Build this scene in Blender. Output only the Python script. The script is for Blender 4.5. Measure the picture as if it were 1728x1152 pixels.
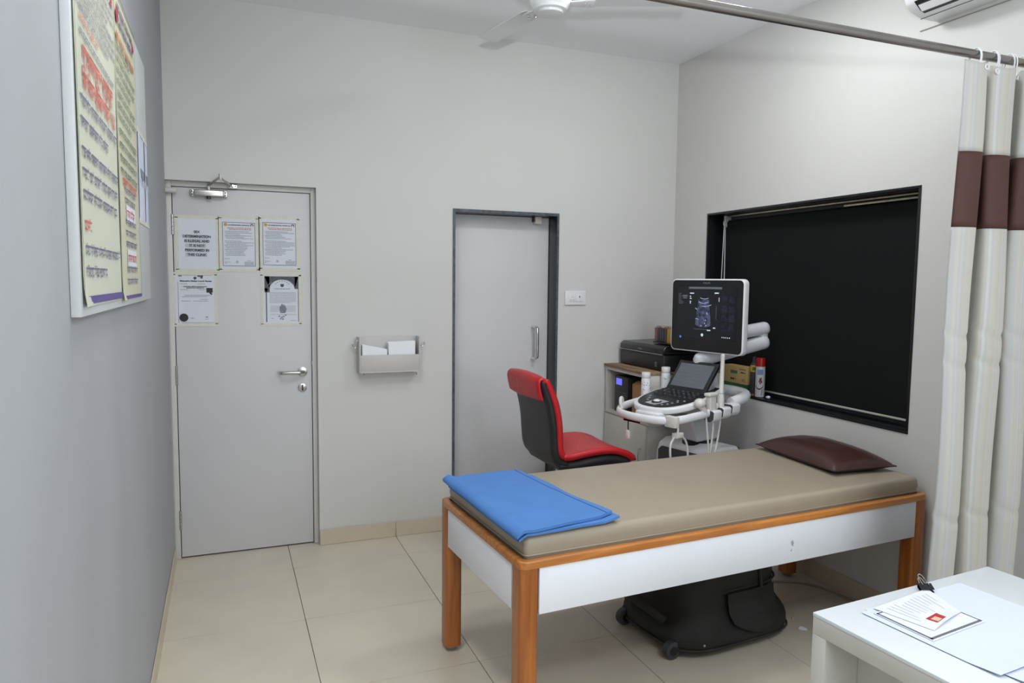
import bpy, bmesh, math, random
from mathutils import Vector, Matrix, noise as mnoise
random.seed(7)
for o in list(bpy.data.objects):
    bpy.data.objects.remove(o, do_unlink=True)
SC = bpy.context.scene
COL = SC.collection

# ------------------------------------------------------------------ camera
W, H = 3.068, 2.932          # right wall, ceiling
CAM = Vector((0.2707, -4.1160, 1.5043))
YAW, PITCH, ROLL, FPX = -0.3791, -0.0825, 0.0108, 1218.04
fw = Vector((-math.sin(YAW) * math.cos(PITCH), math.cos(YAW) * math.cos(PITCH), math.sin(PITCH)))
rt = Vector((math.cos(YAW), math.sin(YAW), 0))
up = rt.cross(fw)
R2 = rt * math.cos(ROLL) + up * math.sin(ROLL)
U2 = -rt * math.sin(ROLL) + up * math.cos(ROLL)
cd = bpy.data.cameras.new('camera')
cam = bpy.data.objects.new('camera', cd)
COL.objects.link(cam)
M = Matrix((R2, U2, -fw)).transposed().to_4x4()
M.translation = CAM
cam.matrix_world = M
cd.sensor_fit = 'HORIZONTAL'
cd.sensor_width = 36.0
cd.lens = 36.0 * FPX / 1728.0
cd.clip_start = 0.02
SC.camera = cam

# ------------------------------------------------------------------ world and lights
wd = bpy.data.worlds.new('world')
SC.world = wd
wd.use_nodes = True
wd.node_tree.nodes['Background'].inputs[0].default_value = (0.5, 0.55, 0.6, 1)
wd.node_tree.nodes['Background'].inputs[1].default_value = 0.02
SC.view_settings.view_transform = 'Standard'
SC.view_settings.look = 'None'
SC.view_settings.gamma = 1.0
SC.view_settings.use_curve_mapping = False
SC.view_settings.exposure = 0.22


def area(name, loc, target, sx, sy, power, col):
    l = bpy.data.lights.new(name, 'AREA')
    l.shape = 'RECTANGLE'
    l.size, l.size_y, l.energy, l.color = sx, sy, power, col
    o = bpy.data.objects.new(name, l)
    COL.objects.link(o)
    o.location = loc
    o.rotation_euler = (Vector(target) - Vector(loc)).to_track_quat('-Z', 'Y').to_euler()
    return o


# the flash on top of the camera, tilted up to bounce off the ceiling and the right wall
fl = bpy.data.lights.new('camera_flash', 'SPOT')
fl.energy = 230
fl.color = (0.95, 0.985, 1.0)
fl.spot_size = math.radians(92)
fl.spot_blend = 1.0
fl.shadow_soft_size = 0.035
flo = bpy.data.objects.new('camera_flash', fl)
COL.objects.link(flo)
flo.location = CAM + Vector((0.04, 0.04, 0.27))
flo.rotation_euler = (Vector((1.8, -1.7, 4.6)) - flo.location).to_track_quat('-Z', 'Y').to_euler()
# ceiling lights: the lamp near the right wall, then two added fills
BACK_Y = -5.6
area('ceiling_lamp_and_fill', (2.25, -1.53, 2.925), (2.25, -1.53, 0), 0.3, 0.3, 12, (0.96, 0.985, 1.0))
area('ceiling_lamp_and_fill', (0.42, -2.20, 2.925), (0.42, -2.20, 0), 0.3, 0.3, 12, (0.98, 0.985, 0.98))  # added fill, brightens the bed end, left door and floor
area('ceiling_lamp_and_fill', (1.70, -4.30, 2.925), (1.70, -4.30, 0), 0.5, 0.5, 22, (0.93, 0.965, 1))  # added fill behind the camera, lifts the front of the bed
# added wide cool fill light in front of the near wall, out of view
area('unseen_soft_fill', (1.75, BACK_Y + 0.06, 1.75), (1.75, 0.0, 1.75), 2.0, 1.4, 34, (0.86, 0.935, 1))


# ------------------------------------------------------------------ materials
def lin(c):
    return tuple(((v / 255.0) / 12.92 if v <= 10 else ((v / 255.0 + 0.055) / 1.055) ** 2.4) for v in c)


MATS = {}


def pm(name, rgb, rough=0.5, metal=0.0, var=0.05, scale=8.0, bump=0.0, bscale=60.0, coat=0.0, stretch=(1, 1, 1), spec=0.5, emit=0.0, trans=0.0, detail=3.0):
    if name in MATS:
        return MATS[name]
    m = bpy.data.materials.new(name)
    m.use_nodes = True
    nt = m.node_tree
    b = nt.nodes['Principled BSDF']
    c = lin(rgb)
    tc = nt.nodes.new('ShaderNodeTexCoord')
    mp = nt.nodes.new('ShaderNodeMapping')
    mp.inputs['Scale'].default_value = stretch
    nt.links.new(tc.outputs['Object'], mp.inputs['Vector'])
    n = nt.nodes.new('ShaderNodeTexNoise')
    n.inputs['Scale'].default_value = scale
    n.inputs['Detail'].default_value = detail
    nt.links.new(mp.outputs['Vector'], n.inputs['Vector'])
    r = nt.nodes.new('ShaderNodeValToRGB')
    r.color_ramp.elements[0].position = 0.3
    r.color_ramp.elements[1].position = 0.7
    r.color_ramp.elements[0].color = tuple(max(0, v * (1 - var)) for v in c) + (1,)
    r.color_ramp.elements[1].color = tuple(min(1, v * (1 + var)) for v in c) + (1,)
    nt.links.new(n.outputs['Fac'], r.inputs['Fac'])
    nt.links.new(r.outputs['Color'], b.inputs['Base Color'])
    b.inputs['Roughness'].default_value = rough
    b.inputs['Metallic'].default_value = metal
    b.inputs['Specular IOR Level'].default_value = spec
    if coat:
        b.inputs['Coat Weight'].default_value = coat
        b.inputs['Coat Roughness'].default_value = 0.1
    if trans:
        b.inputs['Transmission Weight'].default_value = trans
    if emit:
        nt.links.new(r.outputs['Color'], b.inputs['Emission Color'])
        b.inputs['Emission Strength'].default_value = emit
    if bump:
        n2 = nt.nodes.new('ShaderNodeTexNoise')
        n2.inputs['Scale'].default_value = bscale
        n2.inputs['Detail'].default_value = 4.0
        nt.links.new(mp.outputs['Vector'], n2.inputs['Vector'])
        bp = nt.nodes.new('ShaderNodeBump')
        bp.inputs['Strength'].default_value = bump
        bp.inputs['Distance'].default_value = 0.002
        nt.links.new(n2.outputs['Fac'], bp.inputs['Height'])
        nt.links.new(bp.outputs['Normal'], b.inputs['Normal'])
    MATS[name] = m
    return m


def wood(name, dark, light, axis, rough=0.35, coat=0.3):
    """Stained wood with the grain running along the given axis."""
    m = bpy.data.materials.new(name)
    m.use_nodes = True
    nt = m.node_tree
    b = nt.nodes['Principled BSDF']
    tc = nt.nodes.new('ShaderNodeTexCoord')
    mp = nt.nodes.new('ShaderNodeMapping')
    s = [26.0, 26.0, 26.0]
    s[axis] = 1.6
    mp.inputs['Scale'].default_value = s
    nt.links.new(tc.outputs['Object'], mp.inputs['Vector'])
    n = nt.nodes.new('ShaderNodeTexNoise')
    n.inputs['Scale'].default_value = 1.6
    n.inputs['Detail'].default_value = 6
    n.inputs['Distortion'].default_value = 0.8
    nt.links.new(mp.outputs['Vector'], n.inputs['Vector'])
    r = nt.nodes.new('ShaderNodeValToRGB')
    r.color_ramp.elements[0].position = 0.25
    r.color_ramp.elements[1].position = 0.72
    r.color_ramp.elements[0].color = lin(dark) + (1,)
    r.color_ramp.elements[1].color = lin(light) + (1,)
    nt.links.new(n.outputs['Fac'], r.inputs['Fac'])
    nt.links.new(r.outputs['Color'], b.inputs['Base Color'])
    b.inputs['Roughness'].default_value = rough
    b.inputs['Coat Weight'].default_value = coat
    b.inputs['Coat Roughness'].default_value = 0.2
    return m


def striped_cloth(name):
    """Curtain cloth: fine vertical satin stripes that follow the cloth's own UV."""
    m = bpy.data.materials.new(name)
    m.use_nodes = True
    nt = m.node_tree
    b = nt.nodes['Principled BSDF']
    uv = nt.nodes.new('ShaderNodeUVMap')
    sp = nt.nodes.new('ShaderNodeSeparateXYZ')
    nt.links.new(uv.outputs['UV'], sp.inputs[0])
    n = nt.nodes.new('ShaderNodeTexNoise')
    n.noise_dimensions = '1D'
    n.inputs['Scale'].default_value = 42.0
    n.inputs['Detail'].default_value = 3.0
    nt.links.new(sp.outputs['X'], n.inputs['W'])
    r = nt.nodes.new('ShaderNodeValToRGB')
    cr = r.color_ramp
    cr.elements[0].position = 0.3
    cr.elements[0].color = lin((180, 176, 165)) + (1,)
    cr.elements[1].position = 0.72
    cr.elements[1].color = lin((194, 193, 190)) + (1,)
    e = cr.elements.new(0.5)
    e.color = lin((187, 184, 175)) + (1,)
    e = cr.elements.new(0.58)
    e.color = lin((177, 177, 176)) + (1,)
    nt.links.new(n.outputs['Fac'], r.inputs['Fac'])
    nt.links.new(r.outputs['Color'], b.inputs['Base Color'])
    b.inputs['Roughness'].default_value = 0.6
    b.inputs['Sheen Weight'].default_value = 0.2
    return m


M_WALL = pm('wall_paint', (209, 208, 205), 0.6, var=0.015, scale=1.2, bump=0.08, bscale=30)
M_WALLL = pm('wall_paint_scuffed_dimmed', (164, 166, 171), 0.6, var=0.05, scale=2.2, bump=0.08, bscale=30, stretch=(1, 1, 0.5), detail=5)  # left wall: scuffs, with its dimmer bluish light put into the colour
M_CEIL = pm('ceiling_paint', (244, 246, 249), 0.7, var=0.01, scale=1.0)
M_TILE = pm('floor_tile_porcelain', (206, 198, 180), 0.32, var=0.05, scale=3.5, spec=0.5, detail=6)
M_GROUT = pm('tile_grout', (120, 112, 100), 0.9, var=0.1)
M_SKIRT = pm('skirting_tile', (205, 192, 172), 0.35, var=0.04, scale=6)
M_DOOR = pm('door_laminate', (205, 204, 206), 0.45, var=0.015, scale=2)
M_FRAME1 = pm('painted_door_frame', (204, 202, 198), 0.5, var=0.02, scale=4)
M_GRAN = pm('black_granite', (40, 46, 50), 0.28, var=0.35, scale=90, detail=6)
M_GRANE = pm('granite_cut_edge', (74, 84, 92), 0.4, var=0.4, scale=40, detail=6)
M_STEEL = pm('brushed_steel', (190, 188, 184), 0.28, metal=1.0, var=0.05, scale=30, stretch=(1, 1, 8))
M_CHROME = pm('chrome', (225, 226, 228), 0.1, metal=1.0, var=0.02)
M_RODST = pm('rod_steel', (150, 146, 142), 0.25, metal=1.0, var=0.04, scale=12)
M_WHITEPL = pm('white_plastic', (226, 227, 229), 0.35, var=0.015, scale=10)
M_WHITELAM = pm('white_laminate', (236, 239, 246), 0.3, var=0.015, scale=5)
M_TABLE = pm('white_table_laminate', (218, 224, 228), 0.28, var=0.01, scale=5)
M_TABLEED = pm('table_edge_laminate', (200, 199, 193), 0.4, var=0.02, scale=5)
M_PAPER = pm('paper', (217, 220, 229), 0.75, var=0.015, scale=14)
M_TAPE = pm('masking_tape', (214, 211, 197), 0.6, var=0.05, scale=40)
M_INK = pm('black_ink', (48, 48, 54), 0.7, var=0.1)
M_INKG = pm('grey_ink', (134, 136, 146), 0.7, var=0.1)
M_INKB = pm('blue_violet_ink', (108, 106, 138), 0.7, var=0.08)
M_INKGR = pm('green_ink', (84, 116, 104), 0.7, var=0.08)
M_INKR = pm('red_ink', (204, 98, 94), 0.7, var=0.08)
M_INKO = pm('orange_ink', (190, 136, 108), 0.7, var=0.08)
M_INKP = pm('purple_ink', (92, 80, 140), 0.7, var=0.05)
M_GOLD = pm('gold_ink', (196, 156, 70), 0.7, var=0.08)
M_BANNER = pm('banner_vinyl', (204, 208, 188), 0.4, var=0.02, scale=3)
M_BANNER2 = pm('banner_vinyl_warm', (204, 201, 174), 0.4, var=0.02, scale=3)
M_BLACK = pm('black_plastic', (24, 25, 27), 0.4, var=0.1)
M_BLACKG = pm('gloss_black_plastic', (20, 21, 23), 0.18, var=0.1)
M_DGREY = pm('dark_grey_plastic', (62, 64, 70), 0.5, var=0.05)
M_RED = pm('red_leatherette', (186, 26, 36), 0.38, var=0.08, scale=14, bump=0.25, bscale=220)
M_BLKLE = pm('black_leatherette', (30, 31, 33), 0.42, var=0.1, scale=14, bump=0.25, bscale=220)
M_STITCH = pm('pale_stitching', (214, 110, 104), 0.8)
M_TAN = pm('taupe_vinyl', (160, 149, 131), 0.42, var=0.03, scale=5, bump=0.15, bscale=160)
M_BROWN = pm('brown_vinyl', (64, 38, 36), 0.36, var=0.08, scale=9, bump=0.3, bscale=90)
M_BLUE = pm('blue_cotton', (76, 126, 191), 0.85, var=0.04, scale=10, bump=0.3, bscale=300)
M_BAG = pm('black_nylon', (32, 32, 31), 0.75, var=0.2, scale=8, bump=0.5, bscale=160)
M_BAG2 = pm('dusty_black_nylon', (46, 45, 43), 0.8, var=0.25, scale=6, bump=0.5, bscale=160)
M_BAND = pm('brown_curtain_band', (74, 44, 39), 0.7, var=0.08, scale=30, stretch=(1, 1, 6), bump=0.2, bscale=200)
M_CURT = striped_cloth('striped_curtain_cloth')
M_WOODX = wood('teak_x', (150, 84, 30), (204, 134, 62), 0)
M_WOODY = wood('teak_y', (150, 84, 30), (200, 128, 58), 1)
M_WOODZ = wood('teak_z', (134, 70, 22), (188, 112, 44), 2)
M_PLY = wood('worn_ply_top', (96, 72, 52), (170, 138, 104), 1, 0.7, 0.0)
M_CAB = pm('cabinet_laminate', (196, 193, 187), 0.5, var=0.02, scale=5)
M_CABIN = pm('cabinet_interior', (120, 116, 110), 0.7, var=0.05)
M_CARD = pm('brown_cardboard', (166, 126, 84), 0.8, var=0.06, scale=20)
M_CARTON = pm('carton_tan', (190, 160, 108), 0.6, var=0.04, scale=20)
M_GREEN = pm('carton_green', (38, 92, 52), 0.6, var=0.05)
M_YEL = pm('yellow_label', (206, 176, 44), 0.5, var=0.05)
M_CANRED = pm('red_cap', (206, 34, 26), 0.35, var=0.04)
M_CANW = pm('white_can', (222, 224, 230), 0.3, var=0.02)
M_LBLUE = pm('pale_blue_print', (150, 172, 214), 0.6, var=0.06)
M_BLIND = pm('black_blind_fabric', (11, 13, 14), 0.9, spec=0.3, var=0.12, scale=3, stretch=(1, 1, 0.2))
M_RAIL = pm('blind_rail_metal', (180, 172, 150), 0.35, metal=1.0, var=0.2, scale=25)
M_BAR = pm('blind_bottom_bar', (186, 184, 172), 0.45, var=0.05)
M_LCD = pm('lcd_blue_glow', (96, 98, 235), 0.4, var=0.03, emit=0.9)
M_SCR = pm('dark_screen_glass', (22, 26, 31), 0.2, var=0.1)
M_SCRUI = pm('screen_grey_light', (92, 98, 102), 0.4, var=0.1, emit=0.25)
M_SCRHI = pm('screen_white_light', (190, 200, 210), 0.4, var=0.1, emit=0.45)
M_SCRDIM = pm('screen_dim_light', (52, 58, 80), 0.4, var=0.4, scale=90, emit=0.12)
M_SCRBL = pm('screen_blue_light', (70, 120, 200), 0.4, var=0.1, emit=0.5)
M_TOUCH = pm('touch_screen_glass', (88, 92, 100), 0.25, var=0.05, emit=0.12)
M_PROBE = pm('probe_plastic', (214, 211, 206), 0.4, var=0.02)
M_BASEW = pm('machine_white', (228, 229, 231), 0.35, var=0.01)
M_ARM = pm('arm_plastic', (206, 208, 213), 0.35, var=0.01)
M_REDPH = pm('photo_red', (176, 36, 44), 0.5, var=0.1)
M_SKINPH = pm('photo_pale', (216, 190, 160), 0.5, var=0.15, scale=120)
M_LILAC = pm('lilac_paper', (206, 213, 232), 0.7, var=0.01)
M_ARCHD = pm('photocopy_dark', (84, 86, 90), 0.7, var=0.35, scale=60, detail=6)
M_RUBBER = pm('grey_rubber', (120, 124, 124), 0.7, var=0.1)
M_DARKMET = pm('dark_metal', (70, 66, 62), 0.4, metal=0.8)


# ------------------------------------------------------------------ mesh helpers
class MB:
    def __init__(self):
        self.v, self.f = [], []

    def add(self, vs, fs):
        n = len(self.v)
        self.v += [tuple(p) for p in vs]
        self.f += [tuple(i + n for i in q) for q in fs]
        return self

    def box(self, x0, x1, y0, y1, z0, z1):
        if x0 > x1: x0, x1 = x1, x0
        if y0 > y1: y0, y1 = y1, y0
        if z0 > z1: z0, z1 = z1, z0
        return self.add([(x0, y0, z0), (x1, y0, z0), (x1, y1, z0), (x0, y1, z0), (x0, y0, z1), (x1, y0, z1), (x1, y1, z1), (x0, y1, z1)],
                        [(0, 3, 2, 1), (4, 5, 6, 7), (0, 1, 5, 4), (1, 2, 6, 5), (2, 3, 7, 6), (3, 0, 4, 7)])

    def obox(self, c, ax, ay, az, sx, sy, sz):
        """Box centred at c along three unit axes."""
        c, ax, ay, az = Vector(c), Vector(ax), Vector(ay), Vector(az)
        vs = []
        for k in (-1, 1):
            for (i, j) in ((-1, -1), (1, -1), (1, 1), (-1, 1)):
                vs.append(c + ax * (i * sx / 2) + ay * (j * sy / 2) + az * (k * sz / 2))
        return self.add(vs, [(0, 3, 2, 1), (4, 5, 6, 7), (0, 1, 5, 4), (1, 2, 6, 5), (2, 3, 7, 6), (3, 0, 4, 7)])

    def tube(self, pts, r, n=10, caps=True, closed=False):
        pts = [Vector(p) for p in pts]
        rs = r if isinstance(r, (list, tuple)) else [r] * len(pts)
        vs, fs = [], []
        prev = None
        N = len(pts)
        for i, p in enumerate(pts):
            if closed:
                t = (pts[(i + 1) % N] - pts[i - 1]).normalized()
            else:
                t = (pts[min(i + 1, N - 1)] - pts[max(i - 1, 0)]).normalized()
            if prev is None:
                a = Vector((0, 0, 1)) if abs(t.z) < 0.9 else Vector((1, 0, 0))
                u = t.cross(a).normalized()
            else:
                u = (prev - t * prev.dot(t)).normalized()
            prev = u
            w = t.cross(u)
            for k in range(n):
                an = 2 * math.pi * k / n
                vs.append(p + (u * math.cos(an) + w * math.sin(an)) * rs[i])
        m = N if closed else N - 1
        for i in range(m):
            for k in range(n):
                a, b2 = i * n + k, i * n + (k + 1) % n
                c, d = ((i + 1) % N) * n + (k + 1) % n, ((i + 1) % N) * n + k
                fs.append((a, b2, c, d))
        if caps and not closed:
            fs.append(tuple(range(n - 1, -1, -1)))
            fs.append(tuple((N - 1) * n + k for k in range(n)))
        return self.add(vs, fs)

    def cyl(self, p0, p1, r, n=20, r1=None):
        return self.tube([p0, p1], [r, r if r1 is None else r1], n)

    def lathe(self, prof, c=(0, 0, 0), n=28):
        """Revolve (radius, z) pairs about a vertical axis through c."""
        vs, fs = [], []
        for (r, z) in prof:
            for k in range(n):
                an = 2 * math.pi * k / n
                vs.append((c[0] + r * math.cos(an), c[1] + r * math.sin(an), c[2] + z))
        for i in range(len(prof) - 1):
            for k in range(n):
                fs.append((i * n + k, i * n + (k + 1) % n, (i + 1) * n + (k + 1) % n, (i + 1) * n + k))
        fs.append(tuple(range(n - 1, -1, -1)))
        fs.append(tuple((len(prof) - 1) * n + k for k in range(n)))
        return self.add(vs, fs)

    def prism(self, poly, d0, d1):
        """poly: list of 3D points (planar), swept from offset d0 to d1 (vectors)."""
        n = len(poly)
        d0, d1 = Vector(d0), Vector(d1)
        vs = [Vector(p) + d0 for p in poly] + [Vector(p) + d1 for p in poly]
        fs = [tuple(range(n - 1, -1, -1)), tuple(range(n, 2 * n))]
        for i in range(n):
            j = (i + 1) % n
            fs.append((i, j, n + j, n + i))
        return self.add(vs, fs)

    def grid(self, fn, nu, nv):
        vs = [fn(i / nu, j / nv) for j in range(nv + 1) for i in range(nu + 1)]
        fs = [(j * (nu + 1) + i, j * (nu + 1) + i + 1, (j + 1) * (nu + 1) + i + 1, (j + 1) * (nu + 1) + i) for j in range(nv) for i in range(nu)]
        return self.add(vs, fs)

    def sphere(self, c, rx, ry=None, rz=None, nu=16, nv=10):
        ry, rz = ry or rx, rz or rx
        prof = []
        vs, fs = [], []
        for j in range(nv + 1):
            th = math.pi * (0.02 + 0.96 * j / nv)
            for k in range(nu):
                a = 2 * math.pi * k / nu
                vs.append((c[0] + rx * math.sin(th) * math.cos(a), c[1] + ry * math.sin(th) * math.sin(a), c[2] - rz * math.cos(th)))
        for j in range(nv):
            for k in range(nu):
                fs.append((j * nu + k, j * nu + (k + 1) % nu, (j + 1) * nu + (k + 1) % nu, (j + 1) * nu + k))
        fs.append(tuple(range(nu - 1, -1, -1)))
        fs.append(tuple(nv * nu + k for k in range(nu)))
        return self.add(vs, fs)

    def mesh(self, name, mat, bevel=0.0, seg=2, smooth=True, ang=40, edges=None):
        me = bpy.data.meshes.new(name)
        bm = bmesh.new()
        bv = [bm.verts.new(p) for p in self.v]
        for q in self.f:
            try:
                bm.faces.new([bv[i] for i in q])
            except ValueError:
                pass
        bmesh.ops.recalc_face_normals(bm, faces=bm.faces)
        if bevel:
            es = [e for e in bm.edges if len(e.link_faces) == 2 and e.calc_face_angle(0) > math.radians(30)]
            if edges:
                es = [e for e in es if edges(e)]
            bmesh.ops.bevel(bm, geom=es, offset=bevel, segments=seg, affect='EDGES', profile=0.5, clamp_overlap=True)
        bm.to_mesh(me)
        bm.free()
        if smooth:
            for p in me.polygons:
                p.use_smooth = True
            me.set_sharp_from_angle(angle=math.radians(ang))
        me.materials.append(mat)
        return me

    def build(self, name, mat, parent=None, **k):
        o = bpy.data.objects.new(name, self.mesh(name, mat, **k))
        COL.objects.link(o)
        if parent is not None:
            o.parent = parent
        if name in TINY:
            o['kind'] = 'stuff'
        return o


# print and fittings too small in the photograph to pick apart one by one
TINY = {'small_print', 'script_lines', 'green_lines', 'blue_lines', 'subheading', 'heading', 'control_knobs', 'knob_caps', 'panel_buttons',
        'grille_slat', 'vent_grille', 'printed_label', 'printed_lines', 'screen_print', 'side_marks', 'bright_marks', 'echo_lines', 'socket_hole',
        'label_marks', 'screw', 'watermark_figure', 'copier_smudge', 'arch_highlight', 'lettering', 'thumbnails', 'red_heading', 'orange_heading',
        'highlight_band', 'picture_highlight', 'red_emblem'}


def thing(name, label, cat, loc=(0, 0, 0), rz=0.0, group=None):
    o = bpy.data.objects.new(name, None)
    o.empty_display_size = 0.05
    COL.objects.link(o)
    o.location = loc
    o.rotation_euler = (0, 0, rz)
    return tag(o, label, cat, group)


def tag(o, label, cat, group=None):
    o['label'] = label
    o['category'] = cat
    if group:
        o['group'] = group
    return o


def struct(o):
    o['kind'] = 'structure'
    return o


def arc(c, r, a0, a1, n, plane='xz'):
    out = []
    for i in range(n + 1):
        a = math.radians(a0 + (a1 - a0) * i / n)
        p = (r * math.cos(a), r * math.sin(a))
        if plane == 'xz':
            out.append((c[0] + p[0], c[1], c[2] + p[1]))
        elif plane == 'yz':
            out.append((c[0], c[1] + p[0], c[2] + p[1]))
        else:
            out.append((c[0] + p[0], c[1] + p[1], c[2]))
    return out


def smoothpath(pts, k=8):
    """Catmull-Rom through the given points."""
    P = [Vector(p) for p in pts]
    P = [P[0] * 2 - P[1]] + P + [P[-1] * 2 - P[-2]]
    out = []
    for i in range(1, len(P) - 2):
        for j in range(k):
            t = j / k
            a, b, c, d = P[i - 1], P[i], P[i + 1], P[i + 2]
            out.append(0.5 * ((2 * b) + (c - a) * t + (2 * a - 5 * b + 4 * c - d) * t * t + (3 * b - a - 3 * c + d) * t ** 3))
    out.append(P[-2])
    return out


def rrect(w, h, r, n=5):
    """Rounded rectangle in 2D, counter-clockwise, centred."""
    out = []
    for (cx, cy, a0) in ((w / 2 - r, h / 2 - r, 0), (-w / 2 + r, h / 2 - r, 90), (-w / 2 + r, -h / 2 + r, 180), (w / 2 - r, -h / 2 + r, 270)):
        for i in range(n + 1):
            a = math.radians(a0 + 90 * i / n)
            out.append((cx + r * math.cos(a), cy + r * math.sin(a)))
    return out


class Page(MB):
    """Flat print: rectangles and lettering on a plane with origin o, right u, up v, normal n."""

    def __init__(self, o, u, v, off=0.0006):
        super().__init__()
        self.o, self.u, self.vv = Vector(o), Vector(u).normalized(), Vector(v).normalized()
        self.n = self.u.cross(self.vv)
        self.off = off

    def P(self, a, b):
        return self.o + self.u * a + self.vv * b + self.n * self.off

    def rect(self, a0, b0, a1, b1):
        return self.add([self.P(a0, b0), self.P(a1, b0), self.P(a1, b1), self.P(a0, b1)], [(0, 1, 2, 3)])

    def frame(self, a0, b0, a1, b1, t):
        self.rect(a0, b0, a1, b0 + t)
        self.rect(a0, b1 - t, a1, b1)
        self.rect(a0, b0 + t, a0 + t, b1 - t)
        self.rect(a1 - t, b0 + t, a1, b1 - t)
        return self

    def poly(self, pts):
        return self.add([self.P(a, b) for a, b in pts], [tuple(range(len(pts)))])

    def disc(self, a, b, r, n=24):
        return self.poly([(a + r * math.cos(2 * math.pi * k / n), b + r * math.sin(2 * math.pi * k / n)) for k in range(n)])

    def latin(self, a0, a1, b, h, rnd):
        """A line of type too small to read: word-length strokes."""
        a = a0
        while a < a1:
            w = h * rnd.uniform(1.2, 4.5)
            if a + w > a1:
                w = a1 - a
            if w > h * 0.5:
                self.rect(a, b, a + w, b + h)
            a += w + h * rnd.uniform(0.5, 0.9)
        return self

    def script(self, a0, a1, b, h, rnd, k=1.0):
        """A line of headline-script lettering: words hanging from a top bar."""
        a = a0
        while a < a1 - h * 0.6:
            w = min(h * rnd.uniform(1.8, 5.0), a1 - a)
            self.rect(a, b + h * 0.82, a + w, b + h)
            s = a + h * 0.12
            while s < a + w - h * 0.12:
                q = rnd.random()
                if q < 0.75:
                    self.rect(s, b + h * rnd.uniform(0, 0.15), s + h * 0.13 * k, b + h * 0.82)
                if q > 0.3:
                    y = b + h * rnd.uniform(0.15, 0.55)
                    self.rect(s + h * 0.13, y, min(s + h * 0.42, a + w), y + h * 0.16 * k)
                if q > 0.86:
                    self.rect(s, b + h * 1.05, s + h * 0.25, b + h * 1.2)
                s += h * rnd.uniform(0.36, 0.5)
            a += w + h * rnd.uniform(0.35, 0.55)
        return self

    def text(self, body, a, b, size, align='CENTER', fit=None, bold=0.0):
        cu = bpy.data.curves.new('lettering', 'FONT')
        cu.body = body
        cu.size = size
        cu.align_x = align
        cu.resolution_u = 3
        cu.offset = bold
        ob = bpy.data.objects.new('lettering', cu)
        COL.objects.link(ob)
        bpy.context.view_layer.update()
        dg = bpy.context.evaluated_depsgraph_get()
        me = bpy.data.meshes.new_from_object(ob.evaluated_get(dg))
        if len(me.vertices):
            xs = [p.co.x for p in me.vertices]
            wdt = max(xs) - min(xs)
            s = fit / wdt if fit and wdt > 0 else 1.0
            self.add([self.P(a + p.co.x * s, b + p.co.y) for p in me.vertices], [tuple(p.vertices) for p in me.polygons])
        bpy.data.objects.remove(ob, do_unlink=True)
        bpy.data.curves.remove(cu)
        bpy.data.meshes.remove(me)
        return self

    def put(self, name, mat, parent):
        return self.build(name, mat, parent, smooth=False)


# ------------------------------------------------------------------ the room
BY = BACK_Y                                 # wall behind the camera
D1X, D1Z = 0.747, 2.0055                    # first door opening
D2A, D2B, D2Z = 1.528, 2.216, 1.930         # second door opening
WY0, WY1, WZ0, WZ1 = -0.353, -1.839, 0.851, 1.938   # window opening
T = 0.16

m = MB()
m.box(-T, 0, 0.0, T + 0.06, 0, H + T)
m.box(0, D1X, 0, T, D1Z, H + T)
m.box(D1X, D2A, 0, T, 0, H + T)
m.box(D2A, D2B, 0, T, D2Z, H + T)
m.box(D2B, W + T, 0, T, 0, H + T)
struct(m.build('wall_back', M_WALL))
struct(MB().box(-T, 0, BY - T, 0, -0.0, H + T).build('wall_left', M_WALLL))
m = MB()
m.box(W, W + T, BY - T, WY1, 0, H + T)
m.box(W, W + T, WY0, 0, 0, H + T)
m.box(W, W + T, WY1, WY0, 0, WZ0)
m.box(W, W + T, WY1, WY0, WZ1, H + T)
struct(m.build('wall_right', M_WALL))
struct(MB().box(-T, W + T, BY - T, BY, 0, H + T).build('wall_near', M_WALL))
struct(MB().box(0, W, BY, 0, H, H + T).build('ceiling', M_CEIL))

# floor: grout bed with every tile on it
fl_o = struct(MB().box(-T, W + T, BY - T, T + 0.06, -0.12, -0.0085).build('floor', M_GROUT))
XA, Y1, TS, G = 0.576, -0.299, 0.6062, 0.0013
xs = [0.0] + [XA + k * TS for k in range(5) if XA + k * TS < W] + [W]
ys = [0.06] + [Y1 - k * TS for k in range(20) if Y1 - k * TS > BY] + [BY]
for i in range(len(xs) - 1):
    for j in range(len(ys) - 1):
        ya = ys[j]
        if j == 0 and xs[i] > D1X:
            ya = 0.0
        a, b = xs[i] + G, xs[i + 1] - G
        c, d = ys[j + 1] + G, ya - G
        if j == 0 and xs[i] < D1X < xs[i + 1]:
            MB().box(a, b, c, -0.0, -0.0085, 0).build('tile', M_TILE, fl_o, bevel=0.0008, seg=1)
            MB().box(a, D1X, 0.0, d, -0.0085, 0).build('tile', M_TILE, fl_o, bevel=0.0008, seg=1)
        else:
            MB().box(a, b, c, d, -0.0085, 0).build('tile', M_TILE, fl_o, bevel=0.0008, seg=1)

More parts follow.
